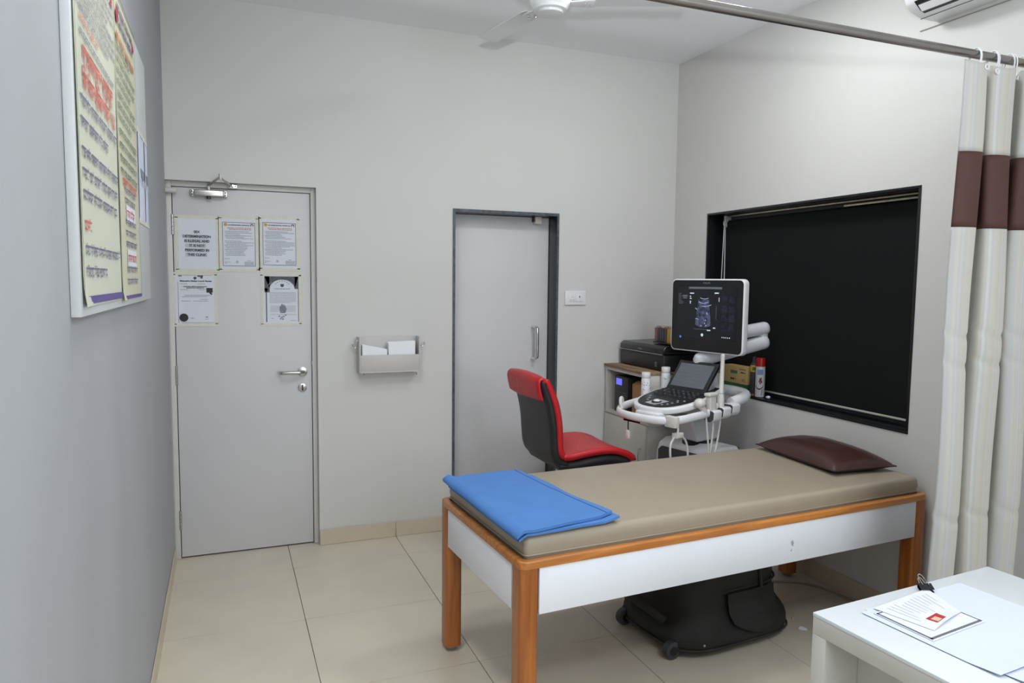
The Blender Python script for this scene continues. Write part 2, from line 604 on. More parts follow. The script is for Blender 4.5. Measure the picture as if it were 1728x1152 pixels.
# skirting
sk = struct(MB().box(D1X + 0.001, D2A - 0.001, -0.004, -0.0005, 0.0005, 0.086).build('baseboard_back', M_GROUT))
for a, b in ((D1X, XA + TS), (XA + TS, D2A)):
    MB().box(a + 0.0008, b - 0.0008, -0.011, -0.004, 0.0008, 0.088).build('skirting_tile', M_SKIRT, sk, bevel=0.0012, seg=1)
struct(MB().box(D2B + 0.001, 2.55, -0.011, -0.0005, 0.0008, 0.088).build('baseboard_back', M_SKIRT))
sk = struct(MB().box(0.0004, 0.0015, BY + 0.01, -0.001, 0.0008, 0.086).build('baseboard_left', M_GROUT))
for j in range(1, len(ys) - 1):
    MB().box(0.0015, 0.0055, ys[j + 1] + 0.001, ys[j] - 0.001, 0.0008, 0.088).build('skirting_tile', M_SKIRT, sk, bevel=0.001, seg=1)
MB().box(0.0015, 0.0055, ys[1] + 0.001, -0.002, 0.0008, 0.088).build('skirting_tile', M_SKIRT, sk, bevel=0.001, seg=1)
struct(MB().box(W - 0.009, W - 0.0005, BY + 0.01, -0.6, 0.0008, 0.088).build('baseboard_right', M_SKIRT))

# ------------------------------------------------------------------ door 1 (with notices)
LF = 0.045          # face of the leaf
d1 = thing('door_1', 'grey flush door with taped notices, in the left corner', 'door', (0.37, 0.06, 0))
d1['kind'] = 'structure'
ox, oy = 0.37, 0.06


def L1(b):
    """shift a world-space builder into the door's frame"""
    b.v = [(p[0] - ox, p[1] - oy, p[2]) for p in b.v]
    return b


fr = L1(MB().box(0.0005, 0.026, 0.0395, 0.12, 0.001, D1Z - 0.0005)).build('frame_jamb', M_FRAME1, d1, bevel=0.002)
L1(MB().box(0.721, D1X - 0.0005, 0.0395, 0.12, 0.001, D1Z - 0.0005)).build('frame_jamb', M_FRAME1, d1, bevel=0.002)
L1(MB().box(0.026, 0.721, 0.0395, 0.12, 1.978, D1Z - 0.0005)).build('frame_head', M_FRAME1, d1, bevel=0.002)
L1(MB().box(0.026, 0.721, 0.085, 0.125, 0.001, 1.978)).build('backing', M_BLACK, d1)
leaf = L1(MB().box(0.030, 0.717, LF, 0.08, 0.008, 1.9745)).build('leaf', M_DOOR, d1, bevel=0.0015)
for zc in (1.782, 0.995, 0.213):
    b = MB()
    for k in range(5):
        b.cyl((0.028, LF - 0.006, zc - 0.052 + k * 0.021), (0.028, LF - 0.006, zc - 0.033 + k * 0.021), 0.0065, 12)
    b.box(0.028, 0.034, LF - 0.0025, LF, zc - 0.05, zc + 0.05)
    L1(b).build('hinge', M_STEEL, d1)
# lever handle
b = MB()
b.cyl((0.668, LF - 0.009, 0.992), (0.668, LF, 0.992), 0.026, 28)
hs = L1(b).build('handle_rose', M_STEEL, d1, bevel=0.002)
b = MB()
pth = [(0.668, LF - 0.006, 0.992), (0.668, LF - 0.036, 0.992)] + [(0.668 - 0.018 * math.sin(a), LF - 0.036 - 0.018 * (1 - math.cos(a)), 0.992) for a in [math.radians(t) for t in (20, 45, 70, 90)]] + \
      [(0.560, LF - 0.054, 0.992), (0.552, LF - 0.051, 0.992), (0.547, LF - 0.040, 0.992), (0.546, LF - 0.024, 0.992)]
b.tube(pth, 0.0095, 14)
L1(b).build('lever', M_STEEL, hs)
b = MB()
b.cyl((0.666, LF - 0.008, 0.902), (0.666, LF, 0.902), 0.024, 28)
ks = L1(b).build('keyhole_rose', M_STEEL, d1, bevel=0.002)
b = MB()
b.box(0.662, 0.670, LF - 0.013, LF - 0.008, 0.886, 0.918)
L1(b).build('thumb_turn', M_DARKMET, ks, bevel=0.001)
L1(MB().box(0.718, 0.7205, 0.03, 0.06, 1.03, 1.05)).build('strike_plate', M_STEEL, d1)

# door closer
dc = thing('door_closer', 'silver overhead door closer with folded arm, above the left door', 'door closer', (0.205, LF, 1.93))
ox, oy = 0.205, LF
oz = 1.93


def L3(b, o3):
    b.v = [(p[0] - o3[0], p[1] - o3[1], p[2] - o3[2]) for p in b.v]
    return b


o3 = (0.205, LF, 1.93)
bd = L3(MB().box(0.133, 0.277, LF - 0.045, LF - 0.001, 1.931, 1.963), o3).build('body', M_STEEL, dc, bevel=0.005, seg=3)
for x in (0.125, 0.285):
    lug = L3(MB().box(x - 0.010, x + 0.010, LF - 0.022, LF - 0.001, 1.930, 1.964), o3).build('lug', M_STEEL, dc, bevel=0.003)
    b = MB()
    for z in (1.939, 1.955):
        b.cyl((x, LF - 0.025, z), (x, LF - 0.021, z), 0.004, 10)
    L3(b, o3).build('screw', M_DARKMET, lug)
L3(MB().cyl((0.205, LF - 0.026, 1.918), (0.205, LF - 0.026, 1.932), 0.011, 18), o3).build('lower_cap', M_DARKMET, dc)
L3(MB().cyl((0.205, LF - 0.026, 1.963), (0.205, LF - 0.026, 1.990), 0.009, 18), o3).build('spindle', M_CHROME, dc)
L3(MB().tube([(0.205, LF - 0.030, 1.988), (0.262, LF - 0.13, 2.022)], 0.0065, 8), o3).build('main_arm', M_STEEL, dc)
L3(MB().tube([(0.262, LF - 0.13, 2.018), (0.315, LF - 0.035, 1.992)], 0.0055, 8), o3).build('fore_arm', M_STEEL, dc)
b = MB()
b.cyl((0.262, LF - 0.13, 2.008), (0.262, LF - 0.13, 2.036), 0.008, 14)
L3(b, o3).build('arm_pivot', M_CHROME, dc)
br = L3(MB().box(0.300, 0.345, LF - 0.030, LF - 0.0058, 1.979, 1.999), o3).build('frame_bracket', M_CHROME, dc, bevel=0.002)
b = MB()
for x in (0.308, 0.336):
    b.cyl((x, LF - 0.032, 1.989), (x, LF - 0.029, 1.989), 0.0035, 10)
L3(b, o3).build('screw', M_DARKMET, br)

# pipe stub from the left wall above the door
tag(MB().cyl((0.0, 0.012, 1.953), (0.052, 0.012, 1.953), 0.014, 18).build('pipe_stub', M_FRAME1, bevel=0.002),
    'short painted pipe end sticking out at the top left door corner', 'pipe')


# ------------------------------------------------------------------ sheets taped to door 1
def sheet(name, label, cat, x0, x1, z0, z1, rnd, group=None):
    t = thing(name, label, cat, ((x0 + x1) / 2, LF, z0), 0, group)
    o = Vector(((x0 + x1) / 2, LF, z0))
    w, h = x1 - x0, z1 - z0
    # tape: strips round the edge
    tp = 0.011
    yy = -0.0012
    for (a0, a1, c0, c1) in ((-w / 2 - tp, w / 2 + tp, h - tp * 0.4, h + tp), (-w / 2 - tp, w / 2 + tp, -tp, tp * 0.4), (-w / 2 - tp, -w / 2 + tp * 0.4, 0, h), (w / 2 - tp * 0.4, w / 2 + tp, 0, h)):
        j = [rnd.uniform(-0.002, 0.002) for _ in range(4)]
        MB().prism([(a0 + j[0], -0.0014, c0), (a1 + j[1], -0.0014, c0 + j[2] * 0.5), (a1 + j[1], -0.0014, c1), (a0 + j[0], -0.0014, c1 + j[3] * 0.5)], (0, 0.0004, 0), (0, 0, 0)).build('tape_strip', M_TAPE, t, smooth=False)
    b = MB()
    ph = rnd.uniform(0, 6)

    def fnf(i, k):
        return (-w / 2 + w * i, -0.0007 - 0.00025 * (1 + math.sin(9 * i + ph)) * math.sin(math.pi * i), h * k)
    b.grid(fnf, 12, 3)
    b.build('paper', M_PAPER, t)
    pg = lambda off=0.0022: Page((-w / 2, 0, 0), (1, 0, 0), (0, 0, 1), off)
    return t, pg, w, h


rnd = random.Random(3)
t, pg, w, h = sheet('printed_notice', 'plain notice with large black capitals, top left on the left door', 'notice', 0.050, 0.238, 1.548, 1.822, rnd)
p = pg(0.0022)
g = pg(0.0019)
words = ['SEX', 'DETERMINATION', 'IS ILLEGAL AND', 'IT IS NOT', 'PERFORMED IN', 'THIS CLINIC']
for i, s in enumerate(words):
    zz = h * 0.705 - i * 0.0238
    p.text(s, w * 0.49, zz, 0.0172, bold=0.0007)
    if i:
        g.rect(w * 0.19, zz - 0.0045, w * (0.78 if i in (1, 2, 4) else 0.72), zz + 0.0150)
g.put('highlight_band', pm('pale_grey_ink', (190, 192, 200), 0.7), t)
p.put('lettering', M_INK, t)


def municipal(x0, x1, z0, z1, label, seed):
    rn = random.Random(seed)
    t, pg, w, h = sheet('certificate', label, 'certificate', x0, x1, z0, z1, rn)
    b = pg()
    b.frame(0.010, 0.020, w - 0.010, h - 0.024, 0.0022)
    b.put('border', pm('border_ink', (96, 82, 96), 0.7), t)
    b = pg()
    b.disc(0.026, h - 0.037, 0.0085)
    b.put('gold_emblem', M_GOLD, t)
    b = pg()
    n = 14
    for k in range(n):
        a0, a1 = math.radians(-40 + 260 * k / n), math.radians(-40 + 260 * (k + 1) / n)
        b.poly([(w - 0.026 + r * math.cos(a), h - 0.038 + r * math.sin(a)) for r, a in ((0.0085, a0), (0.0085, a1), (0.0045, a1), (0.0045, a0))])
    b.put('round_emblem', pm('maroon_ink', (110, 50, 66), 0.7), t)
    b = pg()
    b.text('NAVI MUMBAI MUNICIPAL CORPORATION', w / 2, h - 0.0405, 0.0068, fit=w - 0.078, bold=0.0003)
    b.put('heading', M_INK, t)
    b = pg()
    b.latin(0.034, w - 0.030, h - 0.0555, 0.0036, rn)
    b.latin(0.042, w - 0.030, h - 0.063, 0.0036, rn)
    b.put('subheading', M_INKO, t)
    b = pg()
    z = h - 0.073
    i = 0
    while z > 0.072:
        b.latin(0.020 + 0.004 * (i % 3), w - 0.014 - rn.uniform(0.0, 0.075), z, 0.0024, rn)
        z -= 0.0075 if i != 5 else 0.014
        i += 1
    b.latin(0.018, 0.045, 0.058, 0.002, rn)
    b.latin(0.018, 0.048, 0.040, 0.002, rn)
    b.latin(0.018, 0.030, 0.033, 0.002, rn)
    for k in range(4):
        b.latin(w - 0.066, w - 0.018, 0.042 - 0.0052 * k, 0.002, rn)
    b.rect(w - 0.05, 0.049, w - 0.035, 0.051)
    b.put('small_print', M_INKG, t)
    b = pg()
    b.disc(w * 0.44, 0.042, 0.007)
    b.put('stamp', pm('faint_stamp_ink', (176, 178, 206), 0.7, var=0.2, scale=300), t)


municipal(0.257, 0.441, 1.552, 1.828, 'bordered certificate with gold seal, middle of the upper row on the door', 11)
municipal(0.459, 0.652, 1.560, 1.834, 'bordered certificate with gold seal, right end of the upper row on the door', 12)

# registration certificate
rn = random.Random(21)
t, pg, w, h = sheet('certificate', 'photocopied certificate with big black seal and dark square, lower left on the door', 'certificate', 0.030, 0.226, 1.262, 1.526, rn)
b = pg()
b.disc(0.040, 0.036, 0.0215, 32)
b.put('round_seal', M_BLACK, t)
b = pg()
b.rect(w - 0.044, h - 0.096, w - 0.013, h - 0.072)
b.poly([(w - 0.032, h - 0.096), (w - 0.020, h - 0.096), (w - 0.014, h - 0.106), (w - 0.022, h - 0.108)])
b.put('dark_photo', M_BLACK, t)
b = pg()
b.disc(w * 0.5, h - 0.020, 0.0075)
b.rect(0.018, h - 0.012, 0.034, h - 0.007)
b.rect(w * 0.56, h - 0.013, w * 0.70, h - 0.006)
b.rect(w * 0.63, h - 0.022, w * 0.69, h - 0.013)
b.put('copier_smudge', M_ARCHD, t)
b = pg()
b.text('Maharashtra Medical Council, Mumbai', w * 0.52, h - 0.039, 0.0105, fit=w * 0.78, bold=0.0004)
b.text('ADDITIONAL MEDICAL QUALIFICATION', w * 0.50, h - 0.067, 0.0066, fit=w * 0.58, bold=0.0003)
b.text('REGISTRATION CERTIFICATE', w * 0.50, h - 0.074, 0.0066, fit=w * 0.44, bold=0.0003)
b.put('lettering', M_INK, t)
b = pg()
b.rect(0.0145, 0.010, 0.0165, h - 0.04)
b.rect(0.030, 0.008, w - 0.012, 0.0095)
b.rect(0.018, h - 0.006, w - 0.012, h - 0.005)
for (a0, a1, z) in ((0.024, 0.060, 0.052), (w - 0.085, w - 0.05, 0.052), (0.026, 0.066, 0.082), (w - 0.080, w - 0.052, 0.082), (0.046, w - 0.026, 0.112), (0.034, w - 0.040, 0.119), (w - 0.074, w - 0.036, 0.133), (0.032, 0.074, 0.142), (0.088, w - 0.036, 0.142)):
    b.latin(a0, a1, h - z, 0.0024, rn)
b.latin(w - 0.05, w - 0.034, 0.036, 0.005, rn)
b.latin(w - 0.052, w - 0.036, 0.026, 0.002, rn)
b.latin(0.074, 0.092, 0.031, 0.003, rn)
b.put('small_print', M_INKG, t)

# arched degree certificate
rn = random.Random(22)
t, pg, w, h = sheet('certificate', 'photocopied degree certificate with dark arch printed round it, lower right on the door', 'certificate', 0.462, 0.658, 1.258, 1.528, rn)
b = pg()
n = 18
ax, az, ra, rb = w * 0.53, h * 0.72, w * 0.335, h * 0.185
for k in range(n):
    a0, a1 = math.pi * (1 - k / n), math.pi * (1 - (k + 1) / n)
    p0, p1 = (ax + ra * math.cos(a0), az + rb * math.sin(a0)), (ax + ra * math.cos(a1), az + rb * math.sin(a1))
    b.poly([p0, p1, (max(0.012, p1[0] if k < n - 1 else w - 0.006), h - 0.008), (0.012 if k == 0 else p0[0], h - 0.008)])
b.rect(0.012, az - 0.02, ax - ra, h - 0.008)
b.rect(ax + ra, az, w - 0.006, h - 0.008)
b.put('printed_arch', M_ARCHD, t)
b = pg(0.0025)
for k in range(16):
    a0, a1 = math.pi * (0.95 - 0.9 * k / 16), math.pi * (0.95 - 0.9 * (k + 0.8) / 16)
    if k % 8 in (1, 2, 3):
        b.poly([(ax + r * 1.0 * math.cos(a), az + r * 0.62 * math.sin(a)) for r, a in ((w * 0.42, a0), (w * 0.42, a1), (w * 0.40, a1), (w * 0.40, a0))])
b.put('arch_highlight', M_INKG, t)
b = pg()
b.rect(0.0185, 0.012, 0.0235, az)
b.disc(0.020, az - 0.005, 0.0085)
b.put('printed_column', M_ARCHD, t)
b = pg()
b.rect(w - 0.009, 0.012, w - 0.006, az)
b.put('printed_column', M_ARCHD, t)
b = pg()
for k in range(7):
    a = math.pi * (0.82 - 0.64 * k / 6)
    b.rect(ax + 0.040 * math.cos(a) - 0.0025, az + 0.006 + 0.034 * math.sin(a), ax + 0.040 * math.cos(a) + 0.0025, az + 0.011 + 0.034 * math.sin(a))
b.latin(ax - 0.042, ax + 0.042, az - 0.002, 0.0035, rn)
b.put('heading', M_INKG, t)
b = pg()
b.poly([(ax - 0.009, az + 0.026), (ax - 0.009, az + 0.014), (ax, az + 0.008), (ax + 0.009, az + 0.014), (ax + 0.009, az + 0.026)])
b.put('crest', M_ARCHD, t)
b = pg()
for k in range(9):
    b.latin(0.038, w - 0.020 - (0.03 if k == 8 else 0), az - 0.022 - k * 0.0068, 0.0022, rn)
for k in range(6):
    b.latin(0.042, w - 0.022, az - 0.095 - k * 0.006, 0.0018, rn)
b.latin(0.040, w - 0.02, 0.052, 0.002, rn)
b.latin(0.045, 0.060, 0.030, 0.003, rn)
b.latin(w - 0.05, w - 0.018, 0.018, 0.003, rn)
b.put('small_print', pm('pale_copy_ink', (158, 160, 172), 0.7), t)
b = pg()
b.poly([(ax - 0.012, 0.060), (ax + 0.016, 0.062), (ax + 0.022, 0.085), (ax + 0.012, 0.105), (ax - 0.004, 0.112), (ax - 0.016, 0.090)])
for (x, z) in ((-0.018, 0.044), (-0.004, 0.038), (0.006, 0.042), (0.016, 0.05), (-0.01, 0.03), (0.002, 0.028)):
    b.disc(ax + x, z, 0.005)
b.put('watermark_figure', pm('smudge_ink', (150, 150, 160), 0.7, var=0.3, scale=120), t)

# ------------------------------------------------------------------ tissue holder on the back wall
th = thing('tissue_holder', 'grey wall rack holding folded tissues, between the two doors', 'wall rack', (1.14, 0, 0.985))
o3 = (1.14, 0, 0.985)
x0, x1, yd, z0, z1 = 0.962, 1.312, -0.085, 0.985, 1.186
M_RACK = pm('rack_laminate', (194, 190, 188), 0.45, var=0.02)
L3(MB().box(x0, x1, -0.010, -0.0005, z0, z1), o3).build('back_panel', M_RACK, th, bevel=0.0015)
for a, b2 in ((x0, x0 + 0.009), (x1 - 0.009, x1)):
    L3(MB().box(a, b2, yd, -0.010, z0, z1), o3).build('side_panel', M_RACK, th, bevel=0.0015)
L3(MB().box(x0 + 0.009, x1 - 0.009, yd, -0.010, z0, z0 + 0.009), o3).build('bottom_panel', M_RACK, th)
L3(MB().box(x0 + 0.009, x1 - 0.009, yd, yd + 0.009, z0 + 0.009, z0 + 0.100), o3).build('front_panel', M_RACK, th, bevel=0.0015)
for sx, xx in ((-1, x0), (1, x1)):
    pts = [(xx - sx * 0.001, -0.045, z0 + 0.178), (xx + sx * 0.006, -0.045, z0 + 0.178), (xx + sx * 0.008, -0.045, z0 + 0.150), (xx + sx * 0.018, -0.045, z0 + 0.140), (xx + sx * 0.029, -0.045, z0 + 0.149), (xx + sx * 0.032, -0.045, z0 + 0.160)]
    b = MB()
    b.tube(smoothpath(pts, 5), 0.0032, 8)
    b.sphere((xx + sx * 0.032, -0.045, z0 + 0.162), 0.0052, nu=10, nv=6)
    L3(b, o3).build('hook', M_CHROME, th)
for xx in (x0 + 0.025, x1 - 0.022):
    b = MB()
    b.tube(smoothpath([(xx, yd + 0.02, z0 + 0.001), (xx, yd + 0.02, z0 - 0.012), (xx, yd + 0.010, z0 - 0.020), (xx, yd + 0.002, z0 - 0.012)], 4), 0.003, 8)
    L3(b, o3).build('under_hook', M_CHROME, th)


def tissue(xa, xb, zt, label, n, skew):
    t = thing('folded_tissue_stack', label, 'tissues', ((xa + xb) / 2, -0.045, z0 + 0.0095))
    hh = zt - z0 - 0.0095
    wd_ = xb - xa
    for k in range(n):
        y = -0.024 + k * 0.048 / n
        b = MB()

        def f2(i, j, s=k):
            return (-wd_ / 2 + wd_ * i, y + 0.0015 * math.sin(7 * i + s), hh * j * (1 + skew * (i - 0.5) - 0.03 * (s % 3)) * (1 if j < 1 else 1))
        vs = [f2(i / 8, j / 4) for j in range(5) for i in range(9)]
        m2 = MB()
        m2.grid(lambda i, j: f2(i, j), 8, 4)
        front = list(m2.v)
        nv = len(front)
        m2.v += [(p[0], p[1] + 0.036 / n, p[2]) for p in front]
        m2.f += [tuple(q + nv for q in reversed(fc)) for fc in m2.f]
        ring = [i for i in range(9)] + [8 + 9 * j for j in range(1, 5)] + [36 + i for i in range(7, -1, -1)] + [9 * j for j in range(3, 0, -1)]
        for a in range(len(ring)):
            c, d = ring[a], ring[(a + 1) % len(ring)]
            m2.f.append((c, d, d + nv, c + nv))
        m2.build('tissue', pm('tissue_paper', (238, 240, 244), 0.9, var=0.02), t)


tissue(x0 + 0.020, x0 + 0.160, 1.130, 'low rumpled stack of white tissues, left in the wall rack', 4, -0.22)
tissue(x0 + 0.168, x0 + 0.322, 1.158, 'tall neat stack of white tissues, right in the wall rack', 5, 0.03)

# ------------------------------------------------------------------ door 2
d2 = thing('door_2', 'grey door set deep in a black stone frame', 'door', ((D2A + D2B) / 2, 0.1, 0))
d2['kind'] = 'structure'
o3 = ((D2A + D2B) / 2, 0.1, 0)
e = 0.014
for a, b2 in ((D2A, D2A + e), (D2B - e, D2B)):
    j = L3(MB().box(a + 0.0003, b2 - 0.0003, -0.006, 0.158, 0.001, D2Z - 0.0005), o3).build('frame_jamb', M_GRAN, d2, bevel=0.001)
    L3(MB().box(a + 0.0003, b2 - 0.0003, -0.0085, -0.0062, 0.001, D2Z - 0.0005), o3).build('cut_edge', M_GRANE, j)
j = L3(MB().box(D2A + e, D2B - e, -0.006, 0.158, D2Z - e - 0.004, D2Z - 0.0005), o3).build('frame_head', M_GRAN, d2, bevel=0.001)
L3(MB().box(D2A + e, D2B - e, -0.0085, -0.0062, D2Z - e - 0.004, D2Z - 0.0005), o3).build('cut_edge', M_GRANE, j)
leaf2 = L3(MB().box(D2A + e + 0.002, D2B - e - 0.002, 0.115, 0.150, 0.006, D2Z - e - 0.006), o3).build('leaf', M_DOOR, d2, bevel=0.0015)
L3(MB().box(D2A + e, D2B - e, 0.151, 0.157, 0.001, D2Z - e - 0.005), o3).build('backing', M_BLACK, d2)
b = MB()
hx, hy = 2.105, 0.115
pts = [(hx - 0.012, hy, 1.222), (hx - 0.010, hy - 0.02, 1.222)] + smoothpath([(hx - 0.008, hy - 0.03, 1.222), (hx, hy - 0.05, 1.214), (hx + 0.002, hy - 0.055, 1.19), (hx + 0.002, hy - 0.055, 1.05), (hx, hy - 0.05, 1.026), (hx - 0.008, hy - 0.03, 1.018)], 6) + [(hx - 0.010, hy - 0.02, 1.018), (hx - 0.012, hy, 1.018)]
b.tube(pts, 0.0095, 14)
L3(b, o3).build('pull_handle', M_CHROME, d2)
stp = L3(MB().box(2.088, 2.130, 0.070, 0.112, D2Z - 0.062, D2Z - 0.0185), o3).build('door_stop', pm('cream_plastic', (214, 206, 194), 0.5), d2, bevel=0.002)
L3(MB().box(2.080, 2.088, 0.080, 0.107, D2Z - 0.050, D2Z - 0.0185), o3).build('stop_tongue', M_DARKMET, stp)

# ------------------------------------------------------------------ socket plate
o3 = (2.337, 0, 1.407)
sw = thing('socket_plate', 'white switch and socket plate beside the black door frame', 'switch', o3)
L3(MB().box(2.263, 2.411, -0.011, -0.0005, 1.362, 1.452), o3).build('plate', M_WHITEPL, sw, bevel=0.003, seg=3)
for a, b2 in ((2.288, 2.334), (2.340, 2.386)):
    mod = L3(MB().box(a, b2, -0.0145, -0.0105, 1.384, 1.430), o3).build('module', M_WHITEPL, sw, bevel=0.001)
    b = MB()
    if a < 2.3:
        for dx, dz in ((0.012, 0.010), (0.034, 0.010), (0.023, 0.028)):
            b.cyl((a + dx, -0.0150, 1.384 + dz), (a + dx, -0.0143, 1.384 + dz), 0.003, 10)
        L3(b, o3).build('socket_hole', pm('socket_hole_grey', (150, 150, 152), 0.6), mod)
    else:
        b.box(a + 0.020, a + 0.026, -0.0152, -0.0143, 1.408, 1.420)
        L3(b, o3).build('indicator', M_DARKMET, mod)

# ------------------------------------------------------------------ window with blind
wn = thing('window_1', 'wide black window with the roller blind pulled down', 'window', (W + 0.06, (WY0 + WY1) / 2, WZ0))
wn['kind'] = 'structure'
o3 = (W + 0.06, (WY0 + WY1) / 2, WZ0)
D = 0.155
e = 0.012
M_WGR = pm('window_black_granite', (20, 23, 26), 0.3, var=0.3, scale=90, detail=6)
L3(MB().box(W - 0.004, W + D, WY1, WY0, WZ0, WZ0 + e), o3).build('sill', M_WGR, wn, bevel=0.001)
L3(MB().box(W - 0.004, W + D, WY1, WY0, WZ1 - e, WZ1), o3).build('head_lining', M_WGR, wn, bevel=0.001)
for a, b2 in ((WY0 - e, WY0), (WY1, WY1 + e)):
    L3(MB().box(W - 0.004, W + D, a, b2, WZ0 + e, WZ1 - e), o3).build('jamb_lining', M_WGR, wn, bevel=0.001)
fx = W + D - 0.02
for (a, b2, c, d) in ((WY1 + e, WY0 - e, WZ0 + e, WZ0 + e + 0.04), (WY1 + e, WY0 - e, WZ1 - e - 0.04, WZ1 - e)):
    L3(MB().box(fx - 0.015, fx + 0.015, a, b2, c, d), o3).build('window_frame', M_DGREY, wn)
for yy in (WY0 - e - 0.02, (WY0 + WY1) / 2, WY1 + e + 0.02):
    L3(MB().box(fx - 0.015, fx + 0.015, yy - 0.02, yy + 0.02, WZ0 + e + 0.04, WZ1 - e - 0.04), o3).build('window_frame', M_DGREY, wn)
for a, b2 in ((WY0 - e - 0.04, (WY0 + WY1) / 2 + 0.02), ((WY0 + WY1) / 2 - 0.02, WY1 + e + 0.04)):
    L3(MB().box(fx - 0.003, fx + 0.003, b2, a, WZ0 + e + 0.04, WZ1 - e - 0.04), o3).build('pane', pm('tinted_glass', (30, 34, 36), 0.05, var=0.05), wn)

BX = W + 0.088
rb = thing('roller_blind', 'black roller blind filling the window above the bed', 'blind', (BX, (WY0 + WY1) / 2, 0.89))
o3 = (BX, (WY0 + WY1) / 2, 0.89)
ya, yb = WY0 - 0.082, WY1 + 0.018
b = MB()
b.box(BX - 0.0012, BX + 0.0012, yb, ya, 0.895, 1.872)
L3(b, o3).build('fabric', M_BLIND, rb)
L3(MB().cyl((BX + 0.018, yb, 1.876), (BX + 0.018, ya, 1.876), 0.020, 20), o3).build('roller_tube', M_BLIND, rb)
L3(MB().box(BX - 0.005, BX + 0.005, yb, ya - 0.28, 0.888, 0.898), o3).build('bottom_bar', M_BAR, rb, bevel=0.002)
L3(MB().box(BX - 0.012, BX + 0.012, yb, ya - 0.02, 1.912, 1.9232), o3).build('head_rail', M_RAIL, rb, bevel=0.003)
L3(MB().box(BX - 0.020, BX - 0.010, yb, yb + 0.47, 1.892, 1.904), o3).build('rail_clip', M_RAIL, rb, bevel=0.003)
b = MB()
b.cyl((BX + 0.010, ya, 1.878), (BX + 0.010, ya + 0.022, 1.878), 0.026, 24)
b.box(BX - 0.012, BX + 0.030, ya + 0.003, ya + 0.020, 1.880, 1.922)
L3(b, o3).build('chain_bracket', pm('aged_white_plastic', (206, 202, 198), 0.45), rb)
b = MB()
b.tube(smoothpath([(BX - 0.014, ya + 0.012, 1.878), (BX - 0.016, ya + 0.018, 1.60), (BX - 0.018, ya + 0.030, 1.20), (BX - 0.017, ya + 0.026, 1.13), (BX - 0.016, ya + 0.004, 1.12), (BX - 0.015, ya - 0.008, 1.20), (BX - 0.014, ya - 0.004, 1.60), (BX - 0.010, ya + 0.008, 1.856)], 6), 0.0023, 6)
L3(b, o3).build('pull_cord', M_WHITEPL, rb)

# ------------------------------------------------------------------ notice board on the left wall
TB = 0.018
NY0, NY1, NZ0, NZ1 = -2.545, -1.135, 1.428, 2.262
o3 = (0, (NY0 + NY1) / 2, NZ0)
tag(MB().box(0.0005, TB, NY0, NY1, NZ0, NZ1).build('notice_board', pm('board_laminate', (206, 209, 210), 0.45, var=0.02), bevel=0.0015),
    'large pale board fixed to the left wall, carrying banners and sheets', 'notice board')


def banner(name, label, y0, y1, z0, z1, mat, off):
    t = thing(name, label, 'banner', (TB, (y0 + y1) / 2, z0))
    wdt = y1 - y0
    hh = z1 - z0
    b = MB()
    b.grid(lambda i, k: (off + 0.0025 + 0.0008 * math.sin(5 * k + 3 * i) + (0.006 * max(0, 0.05 - k) / 0.05 * (1 - i) ** 6), -wdt / 2 + wdt * i, hh * k), 14, 24)
    front = list(b.v)
    nv = len(front)
    b.v += [(p[0] - 0.0012, p[1], p[2]) for p in front]
    b.f += [tuple(q + nv for q in reversed(fc)) for fc in b.f]
    b.build('vinyl', mat, t)
    pg = lambda o=0.0048: Page((off, -wdt / 2, 0), (0, 1, 0), (0, 0, 1), o)
    return t, pg, wdt, hh


rn = random.Random(5)
BZ = 1.447
t, pg, w, h = banner('printed_banner', 'pale green banner with red title lines, nearer of the two on the board', NY0 + 0.016, -1.968, BZ, NZ1 - 0.004, M_BANNER, 0.0)
b = pg()
b.rect(0.006, 0.004, w - 0.002, 0.020)
b.put('purple_footer', M_INKP, t)
b = pg()
b.rect(0.0, 0.0, 0.004, h)
b.put('edge_line', pm('edge_ink', (104, 112, 110), 0.7), t)
b = pg()
b.rect(w - 0.004, 0.0, w, h)
b.put('edge_line', pm('edge_ink', (104, 112, 110), 0.7), t)
b = pg()
b.script(0.035, 0.30, 0.055, 0.022, rn)
b.script(0.035, w - 0.035, 0.098, 0.022, rn)
for z, a1 in ((0.205, w - 0.06), (0.247, w - 0.03), (0.288, w - 0.03), (0.345, w - 0.18), (0.387, w - 0.03)):
    b.script(0.03, a1, z, 0.023, rn)
b.script(0.05, w - 0.04, 0.525, 0.013, rn)
for k in range(12):
    b.script(0.025, w - (0.02 if k % 4 else 0.12), 0.575 + 0.0205 * k, 0.0115, rn)
b.put('script_lines', M_INKB, t)
b = pg()
b.script(0.035, 0.13, 0.145, 0.024, rn)
b.script(0.05, w * 0.5, 0.553, 0.012, rn)
b.put('red_heading', M_INKR, t)
b = pg()
b.text('गर्भधारणापूर्व व प्रसूतीपूर्व', w * 0.50, 0.480, 0.050, fit=w * 0.74, bold=0.0012)
b.text('िलंग िनदान प्रितबंध कायदा, १९९४', w * 0.52, 0.427, 0.050, fit=w * 0.80, bold=0.0012)
b.put('red_title', M_INKR, t)
b = pg()
b.script(0.20, w - 0.03, h - 0.030, 0.018, rn, 1.6)
b.script(0.14, w - 0.03, h - 0.058, 0.018, rn, 1.6)
b.put('orange_heading', M_INKO, t)
b = pg()
for k in range(3):
    b.rect(w - 0.07 + 0.012 * k, h - 0.08 + 0.01 * k, w - 0.03 + 0.004 * k, h - 0.074 + 0.01 * k)
b.disc(w - 0.05, h - 0.045, 0.024, 3)
b.put('emblem', pm('crimson_ink', (180, 44, 72), 0.7), t)

